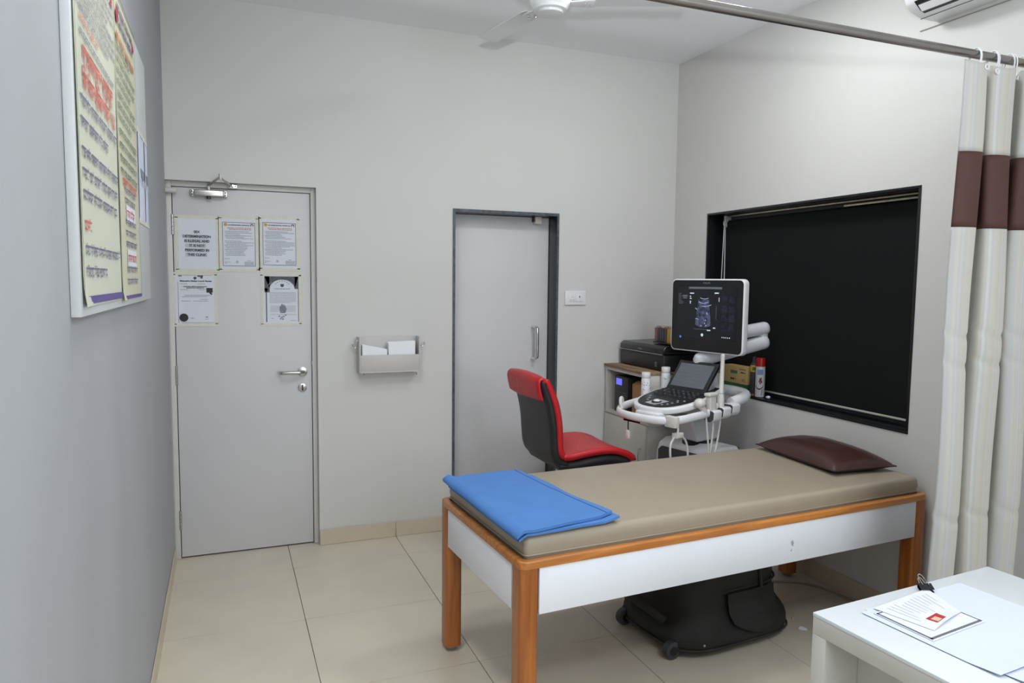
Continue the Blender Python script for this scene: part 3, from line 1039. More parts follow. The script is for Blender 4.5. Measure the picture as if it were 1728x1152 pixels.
t, pg, w, h = banner('printed_banner', 'narrow yellowish banner with green text, farther of the two on the board', -1.965, -1.50, BZ - 0.004, NZ1 - 0.006, M_BANNER2, 0.0)
b = pg()
b.rect(0.03, 0.002, w, 0.012)
b.put('purple_footer', M_INKP, t)
b = pg()
b.rect(0.0, 0.0, 0.004, h)
b.put('edge_line', pm('edge_ink', (104, 112, 110), 0.7), t)
b = pg()
b.rect(w - 0.004, 0.0, w, h)
b.rect(0.0, h - 0.004, w, h)
b.put('edge_line', pm('edge_ink', (104, 112, 110), 0.7), t)
b = pg()
for k in range(4):
    b.script(0.04, w - 0.03, 0.335 + 0.034 * k, 0.020, rn)
for k in range(7):
    b.script(0.03, w - (0.03 if k % 3 else 0.15), 0.475 + 0.030 * k, 0.018, rn)
b.put('green_lines', M_INKGR, t)
b = pg()
for z in (0.040, 0.073, 0.145, 0.175, 0.205, 0.265, 0.292):
    b.script(0.11, w - 0.10, z, 0.018, rn)
for k in range(2):
    b.script(0.06, w - 0.07, h - 0.085 + 0.034 * k, 0.022, rn, 1.8)
b.put('blue_lines', M_INKB, t)
b = pg(0.0044)
b.rect(0.13, 0.094, w - 0.12, 0.140)
b.put('white_patch', M_PAPER, t)
b = pg(0.0044)
b.rect(0.13, 0.218, w - 0.12, 0.264)
b.put('white_patch', M_PAPER, t)
b = pg()
b.script(0.08, w - 0.06, 0.308, 0.024, rn)
b.script(0.14, w - 0.13, 0.104, 0.022, rn)
b.script(0.14, w - 0.13, 0.228, 0.022, rn)
b.put('red_heading', M_INKR, t)
b = pg()
b.script(0.03, w - 0.04, h - 0.135, 0.026, rn, 2.2)
b.put('red_bar', M_INKO, t)
b = pg()
b.disc(w - 0.05, h - 0.05, 0.026, 3)
b.put('emblem', pm('crimson_ink', (180, 44, 72), 0.7), t)
b = pg()
b.disc(0.055, h - 0.065, 0.022, 6)
b.put('emblem', pm('crimson_ink', (180, 44, 72), 0.7), t)

# two sheets at the far end of the board
for (y0, y1, lab, sd) in ((-1.455, -1.262, 'white sheet with a dark picture, next to the far banner', 1), (-1.250, -1.145, 'narrow white sheet with a dark picture, last on the board', 2)):
    t = thing('picture_sheet', lab, 'sheet', (TB, (y0 + y1) / 2, 1.695))
    w, h = y1 - y0, 0.285
    b = MB()
    b.grid(lambda i, k: (0.0016 + 0.001 * math.sin(4 * i + 2 * k), -w / 2 + w * i, h * k), 8, 4)
    b.build('paper', M_LILAC, t)
    pg = lambda o=0.0032: Page((0, -w / 2, 0), (0, 1, 0), (0, 0, 1), o)
    b = pg()
    b.poly([(w * 0.25, h * 0.60), (w * 0.92, h * 0.60), (w * 0.85, h * 0.50), (w * 0.55, h * 0.47), (w * 0.32, h * 0.52)])
    b.put('picture', pm('picture_grey', (120, 128, 140), 0.6, var=0.3, scale=60), t)
    b = pg()
    for a in (0.15, 0.38, 0.6, 0.85):
        b.poly([(w * a, h * 0.47), (w * (a + 0.08), h * 0.49), (w * (a + 0.12), h * 0.42), (w * (a + 0.06), h * 0.41)])
    b.put('picture_highlight', M_PAPER, t)
    MB().box(0.0009, 0.0021, -w / 2, w / 2, -0.012, 0.004).build('tape_strip', M_TAPE, t)
    MB().box(0.0009, 0.0021, -w / 2, w / 2, h - 0.004, h + 0.010).build('tape_strip', M_TAPE, t)

# ------------------------------------------------------------------ ceiling fan
FX, FY, FZ = 1.590, -1.205, 2.690
fan = thing('ceiling_fan', 'white three-blade ceiling fan', 'fan', (FX, FY, FZ))
MB().lathe([(0.012, 0.235), (0.060, 0.232), (0.062, 0.215), (0.030, 0.180), (0.014, 0.165)], n=28).build('canopy', M_WHITEPL, fan)
MB().cyl((0, 0, 0.05), (0, 0, 0.20), 0.011, 16).build('down_rod', M_WHITEPL, fan)
MB().lathe([(0.03, 0.065), (0.075, 0.055), (0.088, 0.035), (0.090, 0.005), (0.084, -0.010), (0.078, -0.018)], n=40).build('motor_housing', M_WHITEPL, fan)
MB().lathe([(0.078, -0.0175), (0.072, -0.030), (0.060, -0.034)], n=40).build('housing_ring', M_WHITEPL, fan)
MB().lathe([(0.058, -0.0335), (0.055, -0.044), (0.035, -0.050), (0.004, -0.051)], n=40).build('bottom_cap', M_WHITEPL, fan)
for ang in (98.5, -23, 217):
    a = math.radians(ang)
    ca, sa = math.cos(a), math.sin(a)

    def T3(r, s, z):
        return (r * ca - s * sa, r * sa + s * ca, z)
    b = MB()
    b.prism([T3(0.072, -0.02, 0.0), T3(0.16, -0.035, 0.002), T3(0.19, -0.03, 0.003), T3(0.19, 0.03, -0.001), T3(0.16, 0.035, -0.002), T3(0.072, 0.02, 0.0)], (0, 0, -0.003), (0, 0, 0.003))
    br = b.build('blade_bracket', M_WHITEPL, fan, bevel=0.001)
    b = MB()
    for (r, s) in ((0.15, -0.018), (0.15, 0.018), (0.175, 0.0)):
        b.cyl(T3(r, s, -0.010), T3(r, s, 0.004), 0.005, 10)
    b.build('screw', M_CHROME, br)
    poly = [(0.140, -0.034), (0.165, -0.046), (0.36, -0.050), (0.560, -0.052), (0.570, -0.046), (0.572, 0.040), (0.563, 0.050), (0.36, 0.049), (0.165, 0.045), (0.140, 0.034)]
    b = MB()
    b.prism([T3(r, s, 0.004 + s * 0.05) for r, s in poly], (0, 0, 0.0), (0, 0, 0.004))
    b.build('blade', M_WHITEPL, fan, bevel=0.001, seg=1)

# ------------------------------------------------------------------ air conditioner
ac = thing('air_conditioner', 'white split air conditioner high on the right wall', 'air conditioner', (W, -2.28, 2.605))
prof = [(0.0, 0.0), (0.095, 0.0), (0.150, 0.014), (0.186, 0.040), (0.205, 0.085), (0.208, 0.24), (0.190, 0.268), (0.0, 0.272)]
HL = 0.415
b = MB()
b.prism([(-d, 0, z) for d, z in prof], (0, -HL, 0), (0, HL, 0))
b.v = [(p[0] - 0.0005, p[1], p[2]) for p in b.v]
bd = b.build('body', M_WHITEPL, ac, bevel=0.008, seg=3)
b = MB()
b.prism([(-0.128, 0, 0.005), (-0.152, 0, 0.0125), (-0.190, 0, 0.042), (-0.170, 0, 0.05)], (0, -HL + 0.045, 0), (0, HL - 0.045, 0))
b.build('outlet_slot', M_BLACK, ac)
b = MB()
b.prism([(-0.150, 0, 0.006), (-0.156, 0, 0.006), (-0.178, 0, 0.026), (-0.174, 0, 0.028)], (0, -HL + 0.055, 0), (0, HL - 0.055, 0))
b.build('louvre', M_WHITEPL, ac)
MB().box(-0.0965, -0.0935, -HL + 0.01, HL - 0.002, -0.0012, 0.002).build('panel_seam', M_DGREY, ac)

b = MB()  # thin raised line along the wall just below the unit
b.tube([(W - 0.0028, -1.79, 2.592), (W - 0.0028, -2.30, 2.590), (W - 0.0028, -2.75, 2.590)], 0.0024, 6)
tag(b.build('wall_line', pm('wall_line_grey', (150, 146, 140), 0.6)), 'thin grey line on the wall under the air conditioner', 'cable')

# ------------------------------------------------------------------ curtain rod and curtain
RY, RZ = -2.35, 2.290
rod = thing('curtain_rod', 'round steel curtain rod crossing the room below the ceiling', 'curtain rod', (W, RY, RZ))
MB().cyl((-W + 0.012, 0, 0), (-0.012, 0, 0), 0.0145, 24).build('tube', M_RODST, rod)
for x0_, x1_ in ((-0.014, -0.0005), (-W + 0.0005, -W + 0.014)):
    MB().cyl((x0_, 0, 0), (x1_, 0, 0), 0.030, 24).build('wall_flange', M_STEEL, rod, bevel=0.002)

ct = thing('curtain', 'cream striped curtain with brown band, gathered at the right wall', 'curtain', (2.84, RY, 0.05))
CX0, CLEN = 2.615, 0.435
NP = 2.9


def cloth(s, z):
    """s in 0..1 along the gathered cloth, world z -> local point"""
    low = 1 - (z - 0.05) / 2.2
    ph = -1.15 + s * NP * 2 * math.pi + 0.35 * math.sin(3 * s * math.pi) * low
    spread = 1 + 0.10 * low
    x = CX0 + s * CLEN - 0.035 * low * (1 - s) + 0.026 * math.sin(2 * ph + 0.6) - 0.016
    amp = 0.038 + 0.018 * low
    y = RY - 0.004 + amp * -math.cos(ph) * spread + 0.006 * math.sin(5.1 * z + 9 * s)
    # pressed fold creases
    for zc in (1.32, 1.22, 0.68):
        dz = (z - zc - 0.06 * abs(math.sin(ph * 0.5)))
        y += 0.005 * math.exp(-(dz / 0.012) ** 2)
    x = min(x, W - 0.012)
    return (x - 2.84, y - RY, z - 0.05)


def cloth_part(name, za, zb, mat, nz):
    nu = 150
    me = bpy.data.meshes.new(name)
    vs, fs, uvs = [], [], []
    for j in range(nz + 1):
        z = za + (zb - za) * j / nz
        for i in range(nu + 1):
            q = cloth(i / nu, z)
            if zb > 2.2 and j == nz:
                q = (q[0], q[1], q[2] - 0.010 * (0.5 - 0.5 * math.cos(i / nu * 9 * 2 * math.pi)))
            vs.append(q)
            uvs.append((i / nu, z))
    for j in range(nz):
        for i in range(nu):
            fs.append((j * (nu + 1) + i, j * (nu + 1) + i + 1, (j + 1) * (nu + 1) + i + 1, (j + 1) * (nu + 1) + i))
    me.from_pydata(vs, [], fs)
    uvl = me.uv_layers.new(name='UVMap')
    for lp in me.loops:
        uvl.data[lp.index].uv = uvs[lp.vertex_index]
    for p in me.polygons:
        p.use_smooth = True
    me.materials.append(mat)
    o = bpy.data.objects.new(name, me)
    COL.objects.link(o)
    o.parent = ct
    sm = o.modifiers.new('thickness', 'SOLIDIFY')
    sm.thickness = 0.0012
    return o


cloth_part('upper_panel', 1.957, 2.258, M_CURT, 16)
cloth_part('brown_band', 1.705, 1.957, M_BAND, 10)
cloth_part('lower_panel', 0.05, 1.705, M_CURT, 130)
for k in range(10):
    s = (k + 0.75) / 10.4
    q = cloth(s, 2.236)
    xr = q[0] + 0.006
    b = MB()
    pts = []
    for i in range(20):
        a = 2 * math.pi * i / 20
        pts.append((xr + 0.006 * math.sin(a), 0.030 * math.cos(a) * (0.75 if math.sin(a) < 0 else 0.75), RZ - 0.05 - 0.018 + 0.040 * math.sin(a)))
    b.tube(pts, 0.0024, 8, closed=True)
    b.build('ring', M_WHITEPL, ct)
    b = MB()
    pts = [(q[0] + 0.008 * math.cos(2 * math.pi * i / 14), q[1] - 0.003, q[2] + 0.008 * math.sin(2 * math.pi * i / 14)) for i in range(14)]
    b.tube(pts, 0.0022, 6, closed=True)
    b.build('eyelet', M_WHITEPL, ct)

# ------------------------------------------------------------------ examination bed
BR = math.radians(3.3)
BL, BW, BZT = 1.925, 0.757, 0.625
BO = (1.118, -2.086, 0)
bed = thing('examination_bed', 'wooden examination bed with white side panels', 'bed', BO, BR)
lw, ld = 0.068, 0.078
for (x, y) in ((0, 0), (BL - lw, 0), (0, BW - ld), (BL - lw, BW - ld)):
    b = MB().box(x + 0.001, x + lw - 0.001, y + 0.001, y + ld - 0.001, 0.018, BZT - 0.026)
    lg = b.build('leg', M_WOODZ, bed, bevel=0.016, seg=4, edges=lambda e_: abs((e_.verts[0].co - e_.verts[1].co).z) > 0.1)
    MB().cyl((x + lw / 2, y + ld / 2, 0.0), (x + lw / 2, y + ld / 2, 0.018), 0.022, 18).build('foot', M_RUBBER, lg)
za, zb = 0.444, BZT - 0.026
MB().box(lw, BL - lw, 0.003, 0.021, za, zb).build('side_panel', M_WHITELAM, bed, bevel=0.001)
MB().box(lw, BL - lw, BW - 0.021, BW - 0.003, za, zb).build('side_panel', M_WHITELAM, bed, bevel=0.001)
MB().box(0.003, 0.021, ld, BW - ld, za, zb).build('end_panel', M_WHITELAM, bed, bevel=0.001)
MB().box(BL - 0.021, BL - 0.003, ld, BW - ld, za, zb).build('end_panel', M_WHITELAM, bed, bevel=0.001)
MB().box(0.024, BL - 0.024, 0.024, BW - 0.024, zb - 0.022, zb).build('base_board', M_CARD, bed)
rl = 0.026


def ringrail(pts_out, pts_in, z0_, z1_):
    b_ = MB()
    n_ = len(pts_out)
    b_.v = [(p[0], p[1], z0_) for p in pts_out] + [(p[0], p[1], z1_) for p in pts_out] + [(p[0], p[1], z0_) for p in pts_in] + [(p[0], p[1], z1_) for p in pts_in]
    for i in range(n_):
        j = (i + 1) % n_
        b_.f += [(i, j, n_ + j, n_ + i), (2 * n_ + j, 2 * n_ + i, 3 * n_ + i, 3 * n_ + j), (n_ + i, n_ + j, 3 * n_ + j, 3 * n_ + i), (j, i, 2 * n_ + i, 2 * n_ + j)]
    return b_


po = [(p[0] + BL / 2, p[1] + BW / 2) for p in rrect(BL + 0.004, BW + 0.004, 0.03, 6)]
pi_ = [(p[0] + BL / 2, p[1] + BW / 2) for p in rrect(BL - 2 * rl, BW - 2 * rl, 0.012, 6)]
ringrail(po, pi_, BZT - 0.0258, BZT).build('top_rail', M_WOODX, bed, bevel=0.006, seg=3, edges=lambda e_: abs(e_.verts[0].co.z - e_.verts[1].co.z) < 1e-5 and e_.verts[0].co.z > BZT - 0.001 and True and e_.calc_face_angle(0) > 1.0)
b = MB()
b.poly = None
bx0 = 1.15
pgb = Page((0, 0.003, 0), (1, 0, 0), (0, 0, 1), 0.0006)
pgb.poly([(bx0, 0.512), (bx0 + 0.010, 0.506), (bx0 + 0.012, 0.520), (bx0 + 0.006, 0.532), (bx0 - 0.003, 0.526)])
pgb.poly([(bx0 - 0.004, 0.490), (bx0 + 0.003, 0.488), (bx0 + 0.004, 0.500)])
pgb.put('scuff_mark', pm('scuff_grey', (168, 172, 182), 0.6, var=0.15, scale=200), bed)

# mattress
MTX = thing('mattress', 'taupe vinyl mattress on the examination bed', 'mattress', BO, BR)
mo = [(p[0] + BL / 2, p[1] + BW / 2) for p in rrect(BL - 2 * rl - 0.004, BW - 2 * rl - 0.004, 0.016, 5)]
prof = [(0.0, 0.0), (0.004, 0.02), (-0.004, 0.055), (-0.001, 0.079), (0.003, 0.088), (0.010, 0.0925), (0.022, 0.0935)]
b = MB()
n_ = len(mo)
cxm, cym = BL / 2, BW / 2
for (ins, dz) in prof:
    for p in mo:
        sx = 1 - 2 * ins / (BL - 2 * rl)
        sy = 1 - 2 * ins / (BW - 2 * rl)
        b.v.append((cxm + (p[0] - cxm) * sx, cym + (p[1] - cym) * sy, zb + 0.001 + dz))
for k in range(len(prof) - 1):
    for i in range(n_):
        j = (i + 1) % n_
        b.f.append((k * n_ + i, k * n_ + j, (k + 1) * n_ + j, (k + 1) * n_ + i))
b.f.append(tuple(range(n_ - 1, -1, -1)))
b.f.append(tuple((len(prof) - 1) * n_ + i for i in range(n_)))
b.build('cushion', M_TAN, MTX, ang=60)
MT = zb + 0.001 + 0.0935       # mattress top, about 0.6935
seam = MB()
seam.tube([(p[0], p[1], zb + 0.034) for p in [(cxm + (q[0] - cxm) * 1.002, cym + (q[1] - cym) * 1.004) for q in mo]], 0.0028, 6, closed=True)
seam.build('piping', M_TAN, MTX)

# pillow
pw, pl = 0.33, 0.535
pil = thing('pillow', 'flat dark brown vinyl pillow at the window end of the bed', 'pillow', (2.845, -1.575, MT), math.radians(-4))


def pillow(side):
    def f(i, k):
        u_, v_ = 2 * i - 1, 2 * k - 1
        edge = (1 - abs(u_) ** 2.6) * (1 - abs(v_) ** 2.6)
        pinch = 1 - 0.10 * (1 - abs(v_) ** 2) * abs(u_) ** 4
        x = pw / 2 * u_ * (1 - 0.06 * (1 - v_ * v_) * abs(u_) ** 3)
        y = pl / 2 * v_ * (1 - 0.04 * (1 - u_ * u_) * abs(v_) ** 3)
        hgt = max(edge, 0) ** 0.5
        wr = 0.004 * mnoise.noise(Vector((x * 14, y * 10, 3.0))) * hgt
        return (x, y, 0.024 + (0.066 * hgt + wr if side > 0 else -0.0235 * min(1, hgt * 1.6)))
    return f


b = MB()
b.grid(pillow(1), 28, 36)
b.build('upper_cover', M_BROWN, pil)
b = MB()
b.grid(pillow(-1), 28, 36)
b.build('lower_cover', M_BROWN, pil)
b = MB()
seamp = []
f_ = pillow(1)
for k in range(25): seamp.append(f_(k / 24, 0))
for k in range(1, 33): seamp.append(f_(1, k / 32))
for k in range(1, 25): seamp.append(f_(1 - k / 24, 1))
for k in range(1, 32): seamp.append(f_(0, 1 - k / 32))
b.tube(seamp, 0.003, 6, closed=True)
b.build('seam', M_BROWN, pil)

# folded blue sheet
shf = thing('folded_sheet', 'blue cotton sheet folded over the left end of the mattress', 'sheet', BO, BR)


def cloth_solid(fn, nu, nv, th_):
    """closed thin cloth from a surface function"""
    m_ = MB()
    m_.grid(fn, nu, nv)
    fr_ = list(m_.v)
    n0 = len(fr_)
    m_.v += [(p[0], p[1], p[2] - th_) for p in fr_]
    m_.f += [tuple(q + n0 for q in reversed(fc)) for fc in list(m_.f)]
    ring = [i for i in range(nu + 1)] + [nu + (nu + 1) * j for j in range(1, nv + 1)] + [nv * (nu + 1) + i for i in range(nu - 1, -1, -1)] + [(nu + 1) * j for j in range(nv - 1, 0, -1)]
    for a in range(len(ring)):
        c, d = ring[a], ring[(a + 1) % len(ring)]
        m_.f.append((c, d, d + n0, c + n0))
    return m_


def sheet_fn(x0_, x1n, x1f, y0_, y1_, z_, roll, sk):
    def f(i, k):
        y = y0_ + (y1_ - y0_) * k
        x1 = x1n + (x1f - x1n) * k
        x = x0_ + (x1 - x0_) * i
        yy = y + sk * (1 - k) * i
        z = z_ + 0.0035 * (1 + mnoise.noise(Vector((x * 9, y * 7, z_ * 40)))) + 0.006 * math.sin(math.pi * i) * 0.6
        if i < 0.16:                    # rolled edge overhanging the end of the mattress
            q = (0.16 - i) / 0.16
            z += roll * math.sin(q * math.pi * 0.62) * (0.35 + 0.65 * k ** 2)
            z -= 0.014 * max(0, q - 0.55) / 0.45
        if i > 0.86 and k < 0.4:
            z += 0.010 * (i - 0.86) / 0.14 * (0.4 - k) / 0.4
        return (x, yy, z)
    return f


cloth_solid(sheet_fn(-0.002, 0.385, 0.365, 0.012, 0.66, MT + 0.009, 0.010, 0.020), 26, 30, 0.008).build('lower_fold', M_BLUE, shf, ang=75)
cloth_solid(sheet_fn(-0.012, 0.372, 0.325, 0.004, 0.70, MT + 0.022, 0.016, 0.055), 30, 34, 0.010).build('upper_fold', M_BLUE, shf, ang=75)
hem = MB()
ff = sheet_fn(-0.012, 0.372, 0.325, 0.004, 0.70, MT + 0.022, 0.016, 0.055)
hem.tube([ff(0.94, k / 30) for k in range(31)], 0.0016, 6)
hem.build('hem_stitch', pm('dark_blue_stitch', (52, 88, 146), 0.9), shf)

# ------------------------------------------------------------------ black trolley bag under the bed
bag = thing('trolley_bag', 'black nylon wheeled bag standing under the bed', 'bag', (2.215, -1.56, 0), math.radians(5))
secs = [(0.012, 0.300, 0.235, 4.0), (0.03, 0.325, 0.258, 4.0), (0.075, 0.332, 0.262, 3.6), (0.115, 0.318, 0.250, 3.2), (0.15, 0.288, 0.215, 3.2), (0.20, 0.278, 0.205, 3.4), (0.30, 0.272, 0.195, 3.4), (0.40, 0.262, 0.185, 3.2), (0.455, 0.235, 0.165, 3.0), (0.48, 0.17, 0.11, 2.6)]
b = MB()
NS = 72
for (z, a, c, pw_) in secs:
    for k in range(NS):
        an = 2 * math.pi * k / NS
        cx_, sy_ = math.cos(an), math.sin(an)
        x = a * math.copysign(abs(cx_) ** (2 / pw_), cx_)
        y = c * math.copysign(abs(sy_) ** (2 / pw_), sy_)
        dn = 0.018 * mnoise.noise(Vector((x * 9, y * 9, z * 14))) + 0.008 * mnoise.noise(Vector((x * 25, y * 25, z * 30)))
        if z < 0.05: dn *= 0.3
        if -0.1 < x < 0.28 and y < 0 and 0.1 < z < 0.26:
            dn -= 0.018
        x += dn * cx_
        y += dn * sy_
        b.v.append((x + 0.03 * (z > 0.14) * 1.0, y, z))
for k in range(len(secs) - 1):
    for i in range(NS):
        j = (i + 1) % NS
        b.f.append((k * NS + i, k * NS + j, (k + 1) * NS + j, (k + 1) * NS + i))
b.f.append(tuple(range(NS - 1, -1, -1)))
b.f.append(tuple((len(secs) - 1) * NS + i for i in range(NS)))
body = b.build('body', M_BAG, bag, ang=70)
ss = body.modifiers.new('soft', 'SUBSURF')
ss.levels = ss.render_levels = 1


def bagring(z, a, c, pw_, off, x_=0.0, n=60):
    return [((a + off) * math.copysign(abs(math.cos(2 * math.pi * k / n)) ** (2 / pw_), math.cos(2 * math.pi * k / n)) + x_, (c + off) * math.copysign(abs(math.sin(2 * math.pi * k / n)) ** (2 / pw_), math.sin(2 * math.pi * k / n)), z) for k in range(n)]


b = MB()
b.tube(bagring(0.040, 0.326, 0.259, 4, 0.001), 0.005, 6, closed=True)
b.build('piping', M_BAG2, bag)
b = MB()
b.tube(bagring(0.235, 0.275, 0.200, 3.4, -0.006, 0.03), 0.0055, 6, closed=True)
b.build('zip', M_BAG2, bag)
# front pocket lying on the body, lower edge sagging


def bagsec(z):
    for q0, q1 in zip(secs, secs[1:]):
        if q0[0] <= z <= q1[0]:
            f_ = (z - q0[0]) / (q1[0] - q0[0])
            return [q0[i_] + (q1[i_] - q0[i_]) * f_ for i_ in range(4)]
    return secs[-1]


def pocket(i, k):
    x = -0.06 + 0.27 * i
    z = 0.12 + 0.11 * k - 0.045 * math.sin(math.pi * i) * (1 - k)
    _, a_, c_, p_w = bagsec(z)
    xx = x - 0.03 * (z > 0.14)
    y = -c_ * (1 - min(1, abs(xx / a_)) ** p_w) ** (1 / p_w)
    return (x, y - 0.010 - 0.014 * math.sin(math.pi * i) * math.sin(math.pi * min(1, k * 0.9 + 0.1)), z)


b = MB()
b.grid(pocket, 16, 10)
b.build('front_pocket', M_BAG, bag)
b = MB()
stp_ = []
for k in range(12):
    z_ = 0.13 + 0.03 * k
    _, a_, c_, p_w = bagsec(z_)
    stp_.append((0.13, -c_ * (1 - (0.10 / a_) ** p_w) ** (1 / p_w) - 0.004, z_))
b.tube(stp_, 0.008, 8)
b.build('strap', M_BAG2, bag)
b = MB()
b.tube(smoothpath([(-0.31, -0.12, 0.13), (-0.345, -0.06, 0.165), (-0.352, 0.05, 0.17), (-0.31, 0.13, 0.13)], 6), 0.020, 10)
b.build('end_handle', M_BAG, bag)
for yy in (-0.175, 0.15):
    b = MB()
    b.cyl((-0.318, yy - 0.016, 0.036), (-0.318, yy + 0.016, 0.036), 0.036, 24)
    wh = b.build('wheel', M_DGREY, bag, bevel=0.004)
    b = MB()
    b.cyl((-0.318, yy - 0.019, 0.036), (-0.318, yy + 0.019, 0.036), 0.018, 18)
    b.build('wheel_hub', M_BLACK, wh)
for (x, y) in ((-0.225, -0.262), (0.285, -0.240)):
    b = MB()
    b.sphere((x, y, 0.072), 0.0055, nu=10, nv=6)
    b.build('rivet', M_STEEL, bag)

# scrap of paper beside the bag and a cable along the wall
b = MB()
b.prism([(0, 0, 0.0006), (0.03, -0.008, 0.0006), (0.036, 0.006, 0.004), (0.012, 0.018, 0.009), (-0.004, 0.012, 0.003)], (0, 0, 0), (0, 0, 0.0012))
o = b.build('paper_scrap', M_PAPER, smooth=False)
o.location = (2.580, -1.765, 0)
tag(o, 'tiny white paper scrap on the floor beside the bag', 'paper scrap')
b = MB()
b.tube(smoothpath([(2.70, -1.22, 0.006), (2.80, -1.30, 0.006), (2.92, -1.36, 0.006), (3.00, -1.45, 0.006), (3.03, -1.62, 0.006), (3.04, -1.90, 0.006)], 8), 0.005, 8)
tag(b.build('floor_cable', pm('grey_cable', (150, 148, 144), 0.6)), 'grey cable lying on the floor under the bed', 'cable')

# ------------------------------------------------------------------ red and black chair
CH = thing('swivel_chair', 'red and black padded swivel chair facing the ultrasound machine', 'chair', (1.985, -0.70, 0))
HWC = 0.205


def loft(prof_, hw, mat, name, par, bev=0.012, sag=0.0):
    """Closed side profile (x,z) swept across the chair with rounded rims."""
    b_ = MB()
    n_ = len(prof_)
    cx_ = sum(p[0] for p in prof_) / n_
    cz_ = sum(p[1] for p in prof_) / n_
    st = [(-hw, 0.86), (-hw + 0.004, 0.94), (-hw + bev, 1.0), (-hw * 0.4, 1.0), (hw * 0.4, 1.0), (hw - bev, 1.0), (hw - 0.004, 0.94), (hw, 0.86)]
    return b_, st


def thick(path, tks):
    """profile polygon from a centre path and thicknesses (2D)"""
    L_, R_ = [], []
    for i, p in enumerate(path):
        a, c = path[max(i - 1, 0)], path[min(i + 1, len(path) - 1)]
        tx, tz = c[0] - a[0], c[1] - a[1]
        l_ = math.hypot(tx, tz)
        nx, nz = -tz / l_, tx / l_
        t_ = tks[i] / 2
        L_.append((p[0] + nx * t_, p[1] + nz * t_))
        R_.append((p[0] - nx * t_, p[1] - nz * t_))
    return L_, R_


def pad(name, mat, path, tk, hw, par, curve=0.0, rim=0.010):
    """Cushion pad: path in (x,z), constant thickness, rounded rim all round."""
    pp = smoothpath([(p[0], 0, p[1]) for p in path], 5)
    pp = [(q.x, q.z) for q in pp]
    N_ = len(pp)
    sec = []
    ny = 14
    b_ = MB()
    nrm = []
    for i in range(N_):
        a, c = pp[max(i - 1, 0)], pp[min(i + 1, N_ - 1)]
        tx, tz = c[0] - a[0], c[1] - a[1]
        l_ = math.hypot(tx, tz)
        nrm.append((-tz / l_, tx / l_))
    for s_ in (1, -1):
        for i in range(N_):
            e_i = min(i, N_ - 1 - i) / (N_ - 1)
            for k in range(ny + 1):
                v_ = -1 + 2 * k / ny
                v_ = math.copysign(1 - (1 - abs(v_)) ** 1.6, v_)
                dist = min((1 - abs(v_)) * hw, e_i * (N_ - 1) * 0.012)
                fct = math.sqrt(max(0.0, 1 - (1 - min(1, dist / rim)) ** 2))
                t_ = s_ * tk / 2 * (0.25 + 0.75 * fct)
                bow = curve * (v_ * v_)
                b_.v.append((pp[i][0] + nrm[i][0] * (t_ + bow), v_ * hw, pp[i][1] + nrm[i][1] * (t_ + bow)))
    off_ = N_ * (ny + 1)
    for s_ in range(2):
        for i in range(N_ - 1):
            for k in range(ny):
                q = (s_ * off_ + i * (ny + 1) + k, s_ * off_ + i * (ny + 1) + k + 1, s_ * off_ + (i + 1) * (ny + 1) + k + 1, s_ * off_ + (i + 1) * (ny + 1) + k)
                b_.f.append(q if s_ else tuple(reversed(q)))
    ring = [k for k in range(ny + 1)] + [(ny + 1) * i + ny for i in range(1, N_)] + [(N_ - 1) * (ny + 1) + k for k in range(ny - 1, -1, -1)] + [(ny + 1) * i for i in range(N_ - 2, 0, -1)]
    for a in range(len(ring)):
        c, d = ring[a], ring[(a + 1) % len(ring)]
        b_.f.append((c, d, d + off_, c + off_))
    return b_.build(name, mat, par, ang=70)


cx = 1.985
bpath = [(1.708, 1.015), (1.727, 0.965), (1.754, 0.89), (1.772, 0.80), (1.780, 0.71), (1.788, 0.64), (1.812, 0.592), (1.86, 0.574)]
blk = pad('back_shell', M_BLKLE, [(x - cx, z) for x, z in bpath], 0.042, HWC, CH, curve=0.012)
rpath = [(1.722, 1.022), (1.752, 0.965), (1.782, 0.89), (1.800, 0.80), (1.806, 0.71), (1.812, 0.655), (1.835, 0.622), (1.875, 0.612)]
pad('back_cushion', M_RED, [(x - cx, z) for x, z in rpath], 0.036, HWC + 0.003, CH, curve=0.012)
# roll-over flap at the top of the backrest
fpath = [(1.703, 0.918), (1.690, 0.965), (1.684, 1.008), (1.697, 1.034), (1.722, 1.036), (1.744, 1.012)]
fl_ = pad('headrest_flap', M_RED, [(x - cx, z) for x, z in fpath], 0.020, HWC + 0.004, CH, curve=-0.012)
b = MB()
for yy in (0.03,):
    b.tube([(1.690 - cx, yy, 0.922), (1.679 - cx, yy, 0.965), (1.673 - cx, yy, 1.005)], 0.0016, 6)
b.build('stitching', M_STITCH, fl_)
spath = [(1.835, 0.620), (1.88, 0.618), (1.96, 0.628), (2.05, 0.636), (2.13, 0.632), (2.20, 0.610), (2.245, 0.578)]
st_ = pad('seat_cushion', M_RED, [(x - cx, z) for x, z in spath], 0.036, HWC + 0.008, CH, curve=0.008)
bp2 = [(1.815, 0.582), (1.90, 0.574), (2.00, 0.586), (2.10, 0.592), (2.18, 0.580), (2.222, 0.562)]
pad('seat_base', M_BLKLE, [(x - cx, z) for x, z in bp2], 0.054, HWC, CH)
b = MB()
b.tube(smoothpath([(1.92 - cx, -0.19, 0.640), (1.99 - cx, -0.06, 0.6505), (2.06 - cx, 0.05, 0.6550), (2.15 - cx, 0.17, 0.650)], 6), 0.0016, 6)
b.build('stitching', M_STITCH, st_)
b = MB()
b.box(-0.09, 0.09, -0.08, 0.08, 0.540, 0.556)
b.build('tilt_plate', M_BLACK, CH, bevel=0.003)
MB().tube(smoothpath([(0.02, -0.06, 0.545), (0.02, -0.15, 0.535), (0.03, -0.20, 0.515)], 5), 0.006, 8).build('height_lever', M_BLACK, CH)
